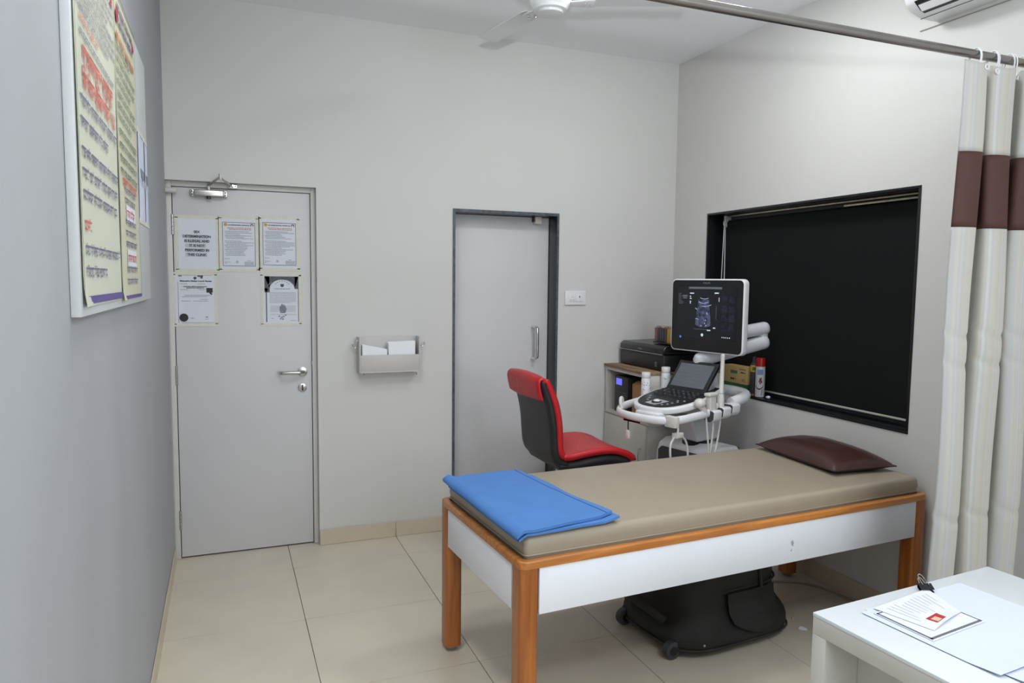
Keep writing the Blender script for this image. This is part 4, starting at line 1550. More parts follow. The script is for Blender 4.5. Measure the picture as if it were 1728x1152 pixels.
MB().cyl((0, 0, 0.30), (0, 0, 0.542), 0.014, 18).build('gas_rod', M_CHROME, CH)
MB().cyl((0, 0, 0.09), (0, 0, 0.31), 0.026, 20).build('gas_cylinder', M_CHROME, CH)
for k in range(5):
    a = math.radians(20 + 72 * k)
    ca, sa = math.cos(a), math.sin(a)
    b = MB()
    b.tube([(0, 0, 0.105), (0.14 * ca, 0.14 * sa, 0.095), (0.255 * ca, 0.255 * sa, 0.074)], [0.026, 0.020, 0.014], 10)
    sp_ = b.build('base_spoke', M_CHROME, CH)
    b = MB()
    b.cyl((0.255 * ca - 0.012 * sa, 0.255 * sa + 0.012 * ca, 0.0265), (0.255 * ca - 0.026 * sa, 0.255 * sa + 0.026 * ca, 0.0265), 0.0262, 18)
    b.cyl((0.255 * ca + 0.012 * sa, 0.255 * sa - 0.012 * ca, 0.0265), (0.255 * ca + 0.026 * sa, 0.255 * sa - 0.026 * ca, 0.0265), 0.0262, 18)
    b.cyl((0.255 * ca, 0.255 * sa, 0.03), (0.255 * ca, 0.255 * sa, 0.072), 0.010, 12)
    b.build('castor', M_BLACK, sp_)

# ------------------------------------------------------------------ corner cabinet with printer
KX, KY, KZ = 2.562, -0.545, 0.985
cab = thing('corner_cabinet', 'pale laminate cabinet with worn wooden top in the corner', 'cabinet', (KX, KY, 0))
o3 = (KX, KY, 0)
XR, YB = W - 0.014, -0.013
p_ = 0.018
L3(MB().box(KX - 0.012, XR, KY - 0.004, YB, KZ - 0.016, KZ), o3).build('top_board', M_PLY, cab, bevel=0.002)
L3(MB().box(KX, XR, KY, KY + p_, 0.668, KZ - 0.016), o3).build('side_panel', M_CAB, cab, bevel=0.001)
L3(MB().box(KX, XR, YB - p_, YB, 0.668, KZ - 0.016), o3).build('side_panel', M_CAB, cab, bevel=0.001)
L3(MB().box(XR - p_, XR, KY + p_, YB - p_, 0.668, KZ - 0.016), o3).build('back_panel', M_CABIN, cab)
L3(MB().box(KX, XR - p_, KY + p_, YB - p_, 0.668, 0.686), o3).build('shelf', M_CAB, cab, bevel=0.001)
L3(MB().box(KX, KX + 0.014, KY + p_, YB - p_, KZ - 0.038, KZ - 0.016), o3).build('front_rail', M_CAB, cab, bevel=0.001)
L3(MB().box(KX + 0.010, XR, YB - 0.50, YB, 0.07, 0.668), o3).build('lower_body', M_CAB, cab, bevel=0.001)
dr = L3(MB().box(KX - 0.004, KX + 0.0095, YB - 0.495, YB - 0.004, 0.075, 0.664), o3).build('door', M_CAB, cab, bevel=0.0015)
L3(MB().tube([(KX - 0.004, YB - 0.45, 0.42), (KX - 0.022, YB - 0.45, 0.42), (KX - 0.022, YB - 0.45, 0.52), (KX - 0.004, YB - 0.45, 0.52)], 0.004, 8), o3).build('handle', M_STEEL, dr)
L3(MB().box(KX + 0.03, XR, YB - 0.48, YB, 0.001, 0.07), o3).build('plinth', M_CABIN, cab)

# power backup unit in the cubby
o3 = (2.70, -0.175, 0.6865)
ups = thing('power_backup_unit', 'black power backup unit with blue display inside the cabinet', 'power unit', o3)
ub = L3(MB().box(2.592, 2.93, -0.268, -0.092, 0.6870, 0.918), o3).build('casing', M_BLACK, ups, bevel=0.006)
L3(MB().box(2.585, 2.592, -0.262, -0.098, 0.69, 0.914), o3).build('front_panel', M_BLACK, ups, bevel=0.002)
L3(MB().box(2.5825, 2.5848, -0.185, -0.118, 0.862, 0.902), o3).build('display', M_LCD, ups)
b = MB()
for k in range(9):
    b.box(2.583, 2.5855, -0.25, -0.11, 0.70 + 0.014 * k, 0.707 + 0.014 * k)
L3(b, o3).build('vent_grille', M_DGREY, ups)
# brown carton behind
o3 = (2.66, -0.345, 0.6865)
cb = thing('small_carton', 'small brown cardboard carton inside the cabinet cubby', 'box', o3)
L3(MB().box(2.60, 2.72, -0.405, -0.285, 0.6870, 0.885), o3).build('carton', M_CARD, cb, bevel=0.002)
L3(MB().prism([(2.60, -0.40, 0.885), (2.60, -0.29, 0.885), (2.635, -0.29, 0.903), (2.635, -0.40, 0.903)], (0, 0, 0), (0.002, 0, 0.001)), o3).build('flap', M_CARD, cb)

# printer
PX, PY0, PY1 = 2.655, -0.535, -0.035
o3 = (2.83, -0.285, KZ)
prn = thing('printer', 'black inkjet printer on top of the cabinet', 'printer', o3)
L3(MB().box(PX, 3.00, PY0, PY1, KZ + 0.002, KZ + 0.098), o3).build('body', M_BLACK, prn, bevel=0.008, seg=3)
b = MB()
b.prism([(PX - 0.004, 0, KZ + 0.102), (PX - 0.002, 0, KZ + 0.132), (PX + 0.02, 0, KZ + 0.150), (2.99, 0, KZ + 0.156), (3.0, 0, KZ + 0.102)], (0, PY0, 0), (0, PY1, 0))
lid = L3(b, o3).build('scanner_lid', M_BLACKG, prn, bevel=0.006, seg=3)
L3(MB().box(PX - 0.006, PX + 0.001, PY0 + 0.004, PY1 - 0.004, KZ + 0.098, KZ + 0.1018), o3).build('silver_trim', M_STEEL, prn)
L3(MB().box(PX - 0.0035, PX + 0.002, PY0 + 0.05, PY1 - 0.05, KZ + 0.012, KZ + 0.085), o3).build('output_tray', M_BLACK, prn, bevel=0.002)
pg_ = Page((PX - 0.0032 - o3[0], PY1 - o3[1], KZ - o3[2]), (0, -1, 0), (0, 0, 1), 0.0012)
pg_.text('EPSON', 0.245, 0.112, 0.014, fit=0.045)
pg_.put('brand_lettering', M_STEEL, prn)
pg_ = Page((PX - 0.0038 - o3[0], PY1 - o3[1], KZ - o3[2]), (0, -1, 0), (0, 0, 1), 0.0012)
pg_.frame(0.418, 0.026, 0.434, 0.052, 0.003)
pg_.put('logo_patch', M_STEEL, prn)
# external ink tanks
o3 = (2.76, -0.425, KZ + 0.154)
ink = thing('ink_tank_set', 'row of dark and yellow ink tanks standing on the printer', 'ink tanks', o3)
cols = [(124, 88, 86), (54, 52, 62), (58, 56, 70), (50, 48, 56), (70, 60, 50), (178, 148, 60), (190, 164, 72), (60, 66, 44), (172, 168, 84)]
L3(MB().box(2.72, 2.80, -0.565, -0.315, KZ + 0.1565, KZ + 0.163), o3).build('tray', M_BLACK, ink)
for k, c in enumerate(cols):
    y = -0.322 - 0.027 * k
    tk = L3(MB().box(2.725, 2.795, y - 0.0245, y, KZ + 0.163, KZ + 0.250), o3).build('ink_tank', pm('ink_%d' % k, c, 0.25, var=0.1), ink, bevel=0.003)
    L3(MB().box(2.735, 2.785, y - 0.021, y - 0.004, KZ + 0.250, KZ + 0.262), o3).build('tank_lid', pm('tank_lid_mix_%d' % (k % 3), [(150, 150, 170), (178, 120, 110), (186, 176, 120)][k % 3], 0.4), tk, bevel=0.002)

# ------------------------------------------------------------------ ultrasound machine
UA = math.atan2(-0.259, -0.966)
us = thing('ultrasound_machine', 'white ultrasound machine with monitor on a folding arm', 'ultrasound machine', (2.7026, -0.8163, 0), UA)
# local axes: +x towards the user, +y towards the bed
# castors and base
b = MB()
prof = [(0.24, 0.12), (0.255, 0.20), (0.245, 0.56), (0.225, 0.61), (0.17, 0.635), (0.02, 0.628), (-0.12, 0.60), (-0.22, 0.575), (-0.245, 0.53), (-0.25, 0.12)]
prof = [(x - 0.12 if x > 0 else x, z) for x, z in prof]
b.prism([(x, 0, z) for x, z in prof], (0, -0.190, 0), (0, 0.200, 0))
base = b.build('base_housing', M_BASEW, us, bevel=0.03, seg=4)
b = MB()
b.prism([(0.1355, y, z) for (y, z) in ((-0.160, 0.14), (0.175, 0.14), (0.175, 0.57), (0.155, 0.597), (-0.135, 0.597), (-0.160, 0.575))], (-0.004, 0, 0), (0.004, 0, 0))
b.build('front_grille', M_DGREY, us, bevel=0.002)
b = MB()
for k in range(14):
    b.box(0.1385, 0.1425, -0.14, 0.14, 0.18 + 0.026 * k, 0.188 + 0.026 * k)
b.build('grille_slat', M_DGREY, us)
MB().box(-0.20, -0.11, 0.105, 0.135, 0.585, 0.597).build('badge', M_DGREY, us)
MB().box(-0.22, 0.12, -0.19, 0.19, 0.07, 0.121).build('chassis', M_DGREY, us, bevel=0.01)
for (x, y) in ((0.08, -0.17), (0.08, 0.17), (-0.19, -0.17), (-0.19, 0.17)):
    b = MB()
    b.cyl((x, y - 0.03, 0.0505), (x, y - 0.010, 0.0505), 0.05, 22)
    b.cyl((x, y + 0.010, 0.0505), (x, y + 0.03, 0.0505), 0.05, 22)
    b.cyl((x, y, 0.04), (x, y, 0.085), 0.018, 14)
    b.build('castor', M_DGREY, us)
# column
MB().lathe([(0.085, 0.612), (0.088, 0.622), (0.075, 0.640), (0.060, 0.646)], (0, 0.0, 0), 26).build('column_collar', M_BLACK, us)
b = MB()
b.prism([(0.075, 0, 0.642), (0.095, 0, 0.70), (0.14, 0, 0.775), (-0.13, 0, 0.80), (-0.115, 0, 0.66), (-0.09, 0, 0.642)], (0, -0.065, 0), (0, 0.065, 0))
b.build('column', M_ARM, us, bevel=0.02, seg=3)

# tilted console: work in a console plane (s forward from the hinge, y across)
HZ = 0.915


def C(s, y, n=0.0):
    """s: distance forward of the hinge, n: above the panel plane"""
    ta = math.radians(10)
    return (0.13 + s * math.cos(ta) + n * math.sin(ta), y, HZ - s * math.sin(ta) + n * math.cos(ta))


def dshape(hw_b, hw_f, s0, s1, n=16, ex=2.6):
    pts = [(s0, -hw_b), (s0, hw_b)]
    out = [(s0, hw_b)]
    mid = s0 + (s1 - s0) * 0.42
    out.append((mid, hw_f))
    for k in range(1, n):
        a = math.pi / 2 * (1 - 2 * k / n)
        out.append((mid + (s1 - mid) * abs(math.cos(a)) ** (2 / ex), hw_f * math.copysign(abs(math.sin(a)) ** (2 / ex), math.sin(a))))
    out.append((mid, -hw_f))
    out.append((s0, -hw_b))
    return out


b = MB()
sh = dshape(0.150, 0.185, -0.16, 0.300)
b.prism([C(s, y, 0) for s, y in sh], Vector(C(0, 0, -0.034)) - Vector(C(0, 0, 0)), Vector(C(0, 0, -0.001)) - Vector(C(0, 0, 0)))
con = b.build('console_body', M_BASEW, us, bevel=0.008, seg=3)
b = MB()
sh = dshape(0.130, 0.163, -0.145, 0.278)
b.prism([C(s, y, 0) for s, y in sh], Vector(C(0, 0, -0.001)) - Vector(C(0, 0, 0)), Vector(C(0, 0, 0.003)) - Vector(C(0, 0, 0)))
cp = b.build('control_panel', M_BLACK, us, bevel=0.001)
b = MB()
b.prism([C(s, y, 0) for s, y in ((0.245, -0.055), (0.255, 0.02), (0.175, 0.05), (0.165, -0.035))], Vector(C(0, 0, 0.003)) - Vector(C(0, 0, 0)), Vector(C(0, 0, 0.0045)) - Vector(C(0, 0, 0)))
b.build('trackball_plate', pm('silver_plate', (190, 190, 196), 0.35, metal=0.3), cp)
b = MB()
q = C(0.208, -0.004, 0.004)
b.lathe([(0.027, 0.0), (0.027, 0.004), (0.024, 0.0045)], q, 24)
b.build('trackball_ring', M_BLACK, cp)
b = MB()
b.sphere((q[0], q[1], q[2] + 0.002), 0.019, 0.019, 0.013)
b.build('trackball', M_WHITEPL, cp)
kn = MB()
for i in range(3):
    for j in range(8):
        s, y = 0.02 + 0.034 * i, -0.118 + 0.0335 * j
        q = C(s, y, 0.003)
        q2 = C(s, y, 0.015 if i < 2 else 0.010)
        kn.cyl(q, q2, 0.0085, 12)
kn.build('control_knobs', M_DGREY, cp)
kt = MB()
for i in range(3):
    for j in range(8):
        if (i + j) % 2 == 0:
            s, y = 0.02 + 0.034 * i, -0.118 + 0.0335 * j
            kt.cyl(C(s, y, 0.015 if i < 2 else 0.010), C(s, y, 0.0165 if i < 2 else 0.0115), 0.005, 10)
kt.build('knob_caps', M_STEEL, cp)
bt = MB()
for (s, y) in ((0.19, 0.085), (0.165, 0.10), (0.135, 0.12), (0.215, 0.075), (0.20, -0.075), (0.17, -0.09), (0.14, -0.11), (0.145, 0.085), (0.235, 0.055)):
    bt.cyl(C(s, y, 0.003), C(s, y, 0.006), 0.0065, 10)
bt.build('panel_buttons', pm('button_grey', (150, 152, 156), 0.4), cp)
# touch screen, tilted up from the hinge
ta = math.radians(52)
ud, nd = Vector((-math.cos(ta), 0, math.sin(ta))), Vector((math.sin(ta), 0, math.cos(ta)))
hb = Vector((0.125, 0, HZ + 0.004))
b = MB()
b.obox(hb + ud * 0.100 - nd * 0.010, (0, 1, 0), ud, nd, 0.268, 0.200, 0.018)
ts = b.build('touch_screen', M_BLACK, us, bevel=0.004)
b = MB()
b.obox(hb + ud * 0.105 + nd * 0.0, (0, 1, 0), ud, nd, 0.226, 0.150, 0.002)
b.build('display', M_TOUCH, ts)
pg_ = Page(hb + ud * 0.03 + Vector((0, 0.113, 0)), (0, -1, 0), ud, 0.0)
pg_.n = nd
pg_.off = 0.0016
pg_.u = Vector((0, 1, 0))
pg_.o = hb + ud * 0.03 - Vector((0, 0.113, 0))
rn = random.Random(9)
for k in range(5):
    pg_.latin(0.02, 0.20 - rn.uniform(0, 0.06), 0.035 + 0.02 * k, 0.003, rn)
pg_.put('screen_print', M_SCRUI, ts)
b = MB()
b.prism([(0.03, 0, HZ - 0.01), (0.12, 0, HZ - 0.005), (0.015, 0, HZ + 0.13), (-0.03, 0, HZ + 0.06)], (0, -0.11, 0), (0, 0.11, 0))
b.build('screen_support', M_ARM, us, bevel=0.008)

# hand rail around the console
rail_pts = [(-0.09, -0.19, 0.875), (0.10, -0.215, 0.862), (0.28, -0.225, 0.842), (0.40, -0.205, 0.828), (0.475, -0.13, 0.820), (0.495, 0.0, 0.818), (0.470, 0.12, 0.818), (0.40, 0.195, 0.822), (0.28, 0.212, 0.832), (0.16, 0.215, 0.842)]
rp = smoothpath(rail_pts, 6)
b = MB()
vs = []
n_ = 14
for i, p in enumerate(rp):
    t_ = (rp[min(i + 1, len(rp) - 1)] - rp[max(i - 1, 0)]).normalized()
    sd = t_.cross(Vector((0, 0, 1))).normalized()
    uz = sd.cross(t_)
    for k in range(n_):
        a = 2 * math.pi * k / n_
        vs.append(p + sd * 0.013 * math.cos(a) + uz * 0.021 * math.sin(a))
fs = []
for i in range(len(rp) - 1):
    for k in range(n_):
        fs.append((i * n_ + k, i * n_ + (k + 1) % n_, (i + 1) * n_ + (k + 1) % n_, (i + 1) * n_ + k))
fs += [tuple(range(n_ - 1, -1, -1)), tuple((len(rp) - 1) * n_ + k for k in range(n_))]
b.add(vs, fs)
rail = b.build('hand_rail', M_BASEW, us, ang=60)
b = MB()
b.box(0.36, 0.44, -0.06, 0.10, 0.806, 0.842)
b.build('rail_bracket', M_BASEW, us, bevel=0.008)
b = MB()
b.box(0.36, 0.462, -0.13, 0.02, 0.781, 0.797)
tr_ = b.build('front_tray', M_BASEW, us, bevel=0.004)
MB().box(0.462, 0.4665, -0.115, 0.0, 0.780, 0.796).build('tray_front', M_BLACKG, tr_)
MB().box(0.42, 0.455, 0.155, 0.225, 0.79, 0.846).build('rail_clamp', M_PROBE, us, bevel=0.005)
# back handle loop
b = MB()
b.tube(smoothpath([(-0.02, 0.20, 0.872), (-0.12, 0.205, 0.895), (-0.165, 0.165, 0.908), (-0.195, 0.0, 0.908), (-0.17, -0.15, 0.895), (-0.10, -0.19, 0.878)], 6), 0.030, 14)
b.build('rear_handle', M_BASEW, us)
MB().box(-0.20, 0.14, -0.13, 0.13, 0.80, 0.852).build('console_support', M_ARM, us, bevel=0.02)
# probe holders along the near side
for k, (x, z) in enumerate(((0.150, 0.842), (0.072, 0.852), (-0.004, 0.862))):
    b = MB()
    b.prism([(0, 0.186, z - 0.030), (0, 0.200, z - 0.050), (0, 0.232, z - 0.050), (0, 0.247, z - 0.034), (0, 0.250, z + 0.004), (0, 0.240, z + 0.012), (0, 0.192, z + 0.012), (0, 0.185, z + 0.004)], (x - 0.0335, 0, 0), (x + 0.0335, 0, 0))
    hd = b.build('probe_holder', M_BASEW, us, bevel=0.006, seg=3)
    b = MB()
    b.prism([(0, 0.188, z - 0.028), (0, 0.202, z - 0.047), (0, 0.231, z - 0.047), (0, 0.245, z - 0.032), (0, 0.248, z + 0.003), (0, 0.238, z + 0.010), (0, 0.194, z + 0.010), (0, 0.187, z + 0.003)], (x + 0.0335, 0, 0), (x + 0.0395, 0, 0))
    b.build('holder_gasket', M_DGREY, hd)
# probes
b = MB()
b.sphere((0.245, 0.205, 0.895), 0.032, 0.030, 0.026)
b.tube([(0.245, 0.205, 0.895), (0.225, 0.212, 0.862), (0.205, 0.214, 0.835)], [0.022, 0.016, 0.014], 14)
pr1 = b.build('curved_probe', M_PROBE, us)
b = MB()
b.box(0.125, 0.20, 0.192, 0.232, 0.926, 0.944)
b.box(0.138, 0.188, 0.197, 0.228, 0.850, 0.927)
pr2 = b.build('flat_probe', M_PROBE, us, bevel=0.006, seg=3)
b = MB()
b.tube([(0.088, 0.214, 0.835), (0.088, 0.214, 0.92), (0.084, 0.213, 0.94), (0.080, 0.212, 1.10), (0.079, 0.212, 1.135), (0.079, 0.212, 1.140)], [0.020, 0.018, 0.012, 0.0105, 0.0115, 0.007], 16)
pr3 = b.build('wand_probe', M_PROBE, us)
b = MB()
b.sphere((0.12, 0.214, 0.872), 0.012, 0.012, 0.018)
b.build('wand_button', M_PROBE, pr3)
MB().lathe([(0.0145, 0), (0.0145, 0.012), (0.012, 0.013)], (0.0855, 0.2135, 0.925), 16).build('wand_ring', pm('wand_blue_ring', (150, 180, 190), 0.4), pr3)
# probe cables
cabs = [[(0.205, 0.214, 0.835), (0.195, 0.216, 0.76), (0.185, 0.22, 0.66), (0.185, 0.225, 0.52), (0.17, 0.23, 0.35)],
        [(0.145, 0.214, 0.845), (0.155, 0.222, 0.74), (0.175, 0.225, 0.62), (0.185, 0.23, 0.50), (0.17, 0.235, 0.33)],
        [(0.088, 0.214, 0.835), (0.095, 0.22, 0.78), (0.125, 0.228, 0.68), (0.155, 0.232, 0.58), (0.17, 0.24, 0.40)]]
for c in cabs:
    MB().tube(smoothpath(c, 8), 0.005, 8).build('probe_cable', M_PROBE, us)
b = MB()
b.tube(smoothpath([(0.40, 0.195, 0.80), (0.402, 0.20, 0.775), (0.405, 0.20, 0.755)], 4), 0.006, 8)
b.box(0.375, 0.43, 0.185, 0.215, 0.735, 0.760)
hk = b.build('cable_hook', M_PROBE, us, bevel=0.004)
MB().tube(smoothpath([(0.43, 0.20, 0.74), (0.455, 0.20, 0.70), (0.455, 0.205, 0.63), (0.425, 0.21, 0.58), (0.42, 0.21, 0.45)], 8), 0.0055, 8).build('coiled_cable', M_PROBE, us)
MB().tube(smoothpath([(0.375, 0.20, 0.745), (0.335, 0.20, 0.70), (0.325, 0.205, 0.62), (0.33, 0.21, 0.54), (0.35, 0.215, 0.42)], 8), 0.0055, 8).build('coiled_cable', M_PROBE, us)
MB().tube(smoothpath([(0.47, 0.205, 0.42), (0.455, 0.205, 0.54), (0.42, 0.21, 0.575), (0.37, 0.21, 0.56), (0.33, 0.215, 0.50), (0.325, 0.22, 0.40)], 8), 0.0055, 8).build('coiled_cable', M_PROBE, us)
b = MB()
b.box(0.41, 0.44, 0.19, 0.22, 0.585, 0.635)
b.box(0.425, 0.445, 0.192, 0.218, 0.54, 0.59)
b.build('cable_tie', M_WHITEPL, us, bevel=0.004)
# plug dangling from the tray
b = MB()
b.tube(smoothpath([(0.455, -0.09, 0.785), (0.457, -0.09, 0.755), (0.456, -0.088, 0.73)], 4), 0.0035, 6)
dg_ = b.build('plug_cord', M_DGREY, us)
MB().box(0.445, 0.468, -0.100, -0.076, 0.685, 0.732).build('plug', M_PROBE, dg_, bevel=0.005)
MB().tube(smoothpath([(0.40, -0.19, 0.86), (0.41, -0.185, 0.885), (0.435, -0.17, 0.885), (0.445, -0.16, 0.86), (0.44, -0.155, 0.835)], 5), 0.009, 8).build('side_clip', M_PROBE, us)

# monitor arm: post, lower link out to the elbow, upper link back to the monitor
b = MB()
b.tube([(-0.03, -0.02, 0.85), (-0.03, -0.02, 1.02), (-0.03, -0.02, 1.09)], [0.042, 0.036, 0.040], 18)
b.build('arm_post', M_ARM, us)
elb = Vector((-0.262, 0.215, 1.245))


def link(name, p0, p1, w_, h_):
    p0, p1 = Vector(p0), Vector(p1)
    ax_ = (p1 - p0).normalized()
    sd = ax_.cross(Vector((0, 0, 1))).normalized()
    uz = sd.cross(ax_)
    L_ = (p1 - p0).length
    b_ = MB()
    b_.obox((p0 + p1) / 2, ax_, sd, uz, L_ + w_ * 0.9, w_, h_)
    return b_.build(name, M_ARM, us, bevel=min(w_, h_) * 0.42, seg=4)


link('lower_arm', (-0.03, -0.02, 1.085), (elb.x, elb.y, elb.z - 0.056), 0.078, 0.078)
MB().cyl((elb.x, elb.y, elb.z - 0.055), (elb.x, elb.y, elb.z + 0.02), 0.026, 18).build('arm_elbow', M_ARM, us)
link('upper_arm', (elb.x, elb.y, elb.z + 0.020), (-0.075, 0.06, 1.215), 0.074, 0.070)
MB().cyl((-0.075, 0.06, 1.20), (-0.075, 0.06, 1.30), 0.028, 18).build('arm_head', M_ARM, us)
b = MB()
b.obox((-0.055, 0.045, 1.31), (1, 0, 0), (0, 1, 0), (0, 0, 1), 0.06, 0.14, 0.12)
b.build('monitor_mount', M_ARM, us, bevel=0.015)
# monitor
MC = Vector((0.0, 0.036, 1.330))
MW, MHH = 0.486, 0.402
b = MB()
b.prism([(MC.x, MC.y + p[0], MC.z + p[1]) for p in rrect(MW, MHH, 0.028, 6)], (-0.034, 0, 0), (0.006, 0, 0))
mon = b.build('monitor', M_BASEW, us, bevel=0.006, seg=3)
b = MB()
b.prism([(MC.x, MC.y + p[0], MC.z + p[1]) for p in rrect(MW - 0.016, MHH - 0.014, 0.024, 6)], (0.0055, 0, 0), (0.0075, 0, 0))
b.build('bezel', M_BLACK, mon)
sx0, sx1, sz0, sz1 = -MW / 2 + 0.045, MW / 2 - 0.045, -MHH / 2 + 0.075, MHH / 2 - 0.042
MB().box(MC.x + 0.0074, MC.x + 0.0083, MC.y + sx0, MC.y + sx1, MC.z + sz0, MC.z + sz1).build('screen', M_SCR, mon)
SW, SH = sx1 - sx0, sz1 - sz0


def scr(off=0.0):
    return Page((MC.x + 0.0086 + off, MC.y + sx0, MC.z + sz0), (0, 1, 0), (0, 0, 1), 0.0002)


p = scr()
p.rect(SW * 0.20, SH * 0.955, SW * 0.76, SH * 0.995)
p.put('title_bar', M_SCRUI, mon)
p = scr()
rn = random.Random(4)
for (a, z, w_) in ((0.22, 0.86, 0.07), (0.64, 0.87, 0.07), (0.22, 0.80, 0.02), (0.22, 0.76, 0.03), (0.22, 0.70, 0.025), (0.22, 0.67, 0.02), (0.53, 0.16, 0.06), (0.63, 0.21, 0.04), (0.78, 0.045, 0.012), (0.81, 0.045, 0.012), (0.84, 0.045, 0.012), (0.87, 0.045, 0.012), (0.90, 0.045, 0.012)):
    p.rect(SW * a, SH * z, SW * (a + w_), SH * (z + 0.022))
p.rect(SW * 0.712, SH * 0.72, SW * 0.722, SH * 0.80)
p.disc(SW * 0.45, SH * 0.075, 0.0085)
p.put('bright_marks', M_SCRHI, mon)
p = scr()
for k in range(8):
    p.rect(SW * 0.02, SH * (0.86 - 0.028 * k), SW * rn.uniform(0.06, 0.11), SH * (0.87 - 0.028 * k))
p.rect(SW * 0.09, SH * 0.80, SW * 0.18, SH * 0.835)
p.rect(SW * 0.10, SH * 0.765, SW * 0.17, SH * 0.79)
p.rect(SW * 0.672, SH * 0.38, SW * 0.678, SH * 0.64)
p.rect(SW * 0.30, SH * 0.18, SW * 0.54, SH * 0.188)
p.put('side_marks', M_SCRUI, mon)
p = scr()
p.disc(SW * 0.07, SH * 0.012, 0.007)
p.put('power_icon', M_SCRBL, mon)
M_US = pm('ultrasound_echo', (58, 64, 86), 0.4, var=0.9, scale=55, emit=0.45, detail=8)
p = scr()
cxs, cys = SW * 0.46, SH * 0.90
pts = []
for k in range(13):
    a = math.radians(-112 + 44 * k / 12)
    pts.append((cxs + SW * 0.36 * 1.0 * math.cos(a), cys + SH * 0.68 * math.sin(a)))
for k in range(9):
    a = math.radians(-62 - 56 * k / 8)
    pts.append((cxs + 0.075 * math.cos(a) * 1.0, cys + 0.045 * math.sin(a)))
p.poly(pts)
p.put('ultrasound_image', M_US, mon)
p = scr(0.0004)
for (a0, b0, a1, b1, bend) in ((0.40, 0.78, 0.54, 0.775, -0.02), (0.38, 0.70, 0.54, 0.70, -0.025), (0.43, 0.62, 0.59, 0.65, -0.015), (0.32, 0.58, 0.36, 0.55, 0.0), (0.33, 0.37, 0.38, 0.36, 0.01)):
    n = 8
    for k in range(n):
        t0, t1 = k / n, (k + 1) / n
        q = lambda t: (SW * (a0 + (a1 - a0) * t), SH * (b0 + (b1 - b0) * t + bend * math.sin(math.pi * t)))
        (u0, v0), (u1, v1) = q(t0), q(t1)
        p.poly([(u0, v0), (u1, v1), (u1, v1 + 0.004), (u0, v0 + 0.004)])
for (a, z) in ((0.52, 0.50), (0.50, 0.36), (0.49, 0.30), (0.51, 0.26), (0.43, 0.25), (0.53, 0.48)):
    p.disc(SW * a, SH * z, 0.004, 8)
p.put('echo_lines', pm('echo_bright', (150, 158, 186), 0.4, var=0.3, scale=60, emit=0.4), mon)
p = scr()
for i in range(2):
    for j in range(4):
        p.rect(SW * (0.76 + 0.115 * i), SH * (0.18 + 0.17 * j), SW * (0.855 + 0.115 * i), SH * (0.32 + 0.17 * j))
p.put('thumbnails', pm('thumb_echo', (27, 30, 42), 0.4, var=0.95, scale=75, emit=0.15, detail=8), mon)
p = Page((MC.x + 0.0075, MC.y, MC.z), (0, 1, 0), (0, 0, 1), 0.0006)
p.text('PHILIPS', 0.0, MHH / 2 - 0.027, 0.014, fit=0.046)
p.put('brand_lettering', M_STEEL, mon)


# gel bottles in the far-side holders
def bottle(x, y, z, tilt, label):
    wx = Matrix.Rotation(UA, 4, 'Z') @ Vector((x, y, 0)) + Vector((2.7026, -0.8163, 0))
    t = thing('gel_bottle', label, 'bottle', (wx.x, wx.y, z), 0, 'gel bottles on the machine')
    t.rotation_euler = (math.radians(tilt), math.radians(tilt * 0.8), 0)
    MB().lathe([(0.022, 0.0), (0.0265, 0.004), (0.0265, 0.095), (0.024, 0.104), (0.020, 0.106)], n=24).build('bottle_body', M_WHITEPL, t)
    MB().lathe([(0.0235, 0.106), (0.0255, 0.109), (0.0255, 0.134), (0.023, 0.138), (0.008, 0.139)], n=24).build('cap', M_WHITEPL, t)
    b_ = MB()
    rn_ = random.Random(int(x * 1000))
    for k in range(40):
        a = rn_.uniform(0, 2 * math.pi)
        zz = rn_.uniform(0.02, 0.085)
        w_, h_ = rn_.uniform(0.06, 0.25), rn_.uniform(0.002, 0.006)
        b_.add([(0.0269 * math.cos(a), 0.0269 * math.sin(a), zz), (0.0269 * math.cos(a + w_), 0.0269 * math.sin(a + w_), zz), (0.0269 * math.cos(a + w_), 0.0269 * math.sin(a + w_), zz + h_), (0.0269 * math.cos(a), 0.0269 * math.sin(a), zz + h_)], [(0, 1, 2, 3)])
    b_.build('printed_label', pm('label_blue', (110, 126, 160), 0.6), t, smooth=False)
    return t


for (x, y, z) in ((0.140, -0.264, 0.865), (-0.005, -0.245, 0.888)):
    b = MB()
    b.tube(arc((x, y, z + 0.012), 0.0305, 15, 165, 14, 'xy'), 0.0035, 8)
    b.lathe([(0.025, -0.010), (0.025, -0.0055)], (x, y, z), 20)
    b.build('bottle_holder', M_BASEW, us)
bottle(0.140, -0.264, 0.8605, 0, 'white gel bottle nearer the front of the ultrasound console')
bottle(-0.005, -0.245, 0.8835, 0, 'white gel bottle beside the ultrasound touch screen')

# ------------------------------------------------------------------ things on the window sill
SZ = WZ0 + 0.0145
o3 = (W + 0.035, -0.655, SZ)
cr = thing('carton', 'tan and green carton standing on the window sill', 'box', o3)
cbx = L3(MB().box(W + 0.008, W + 0.066, -0.755, -0.555, SZ, SZ + 0.158), o3).build('carton_body', M_CARTON, cr, bevel=0.001)
for nm, (z0_, z1_), mt in (('green_band', (0.022, 0.056), M_GREEN),):
    L3(MB().box(W + 0.0072, W + 0.0668, -0.7558, -0.5542, SZ + z0_, SZ + z1_), o3).build(nm, mt, cr)
p = Page((W + 0.008 - o3[0], -0.555 - o3[1], 0), (0, -1, 0), (0, 0, 1), 0.0009)
p.rect(0.06, 0.112, 0.12, 0.130)
p.put('dark_label', M_INKGR, cr)
p = Page((W + 0.008 - o3[0], -0.555 - o3[1], 0), (0, -1, 0), (0, 0, 1), 0.0009)
p.text('CE', 0.175, 0.070, 0.022)
rn = random.Random(2)
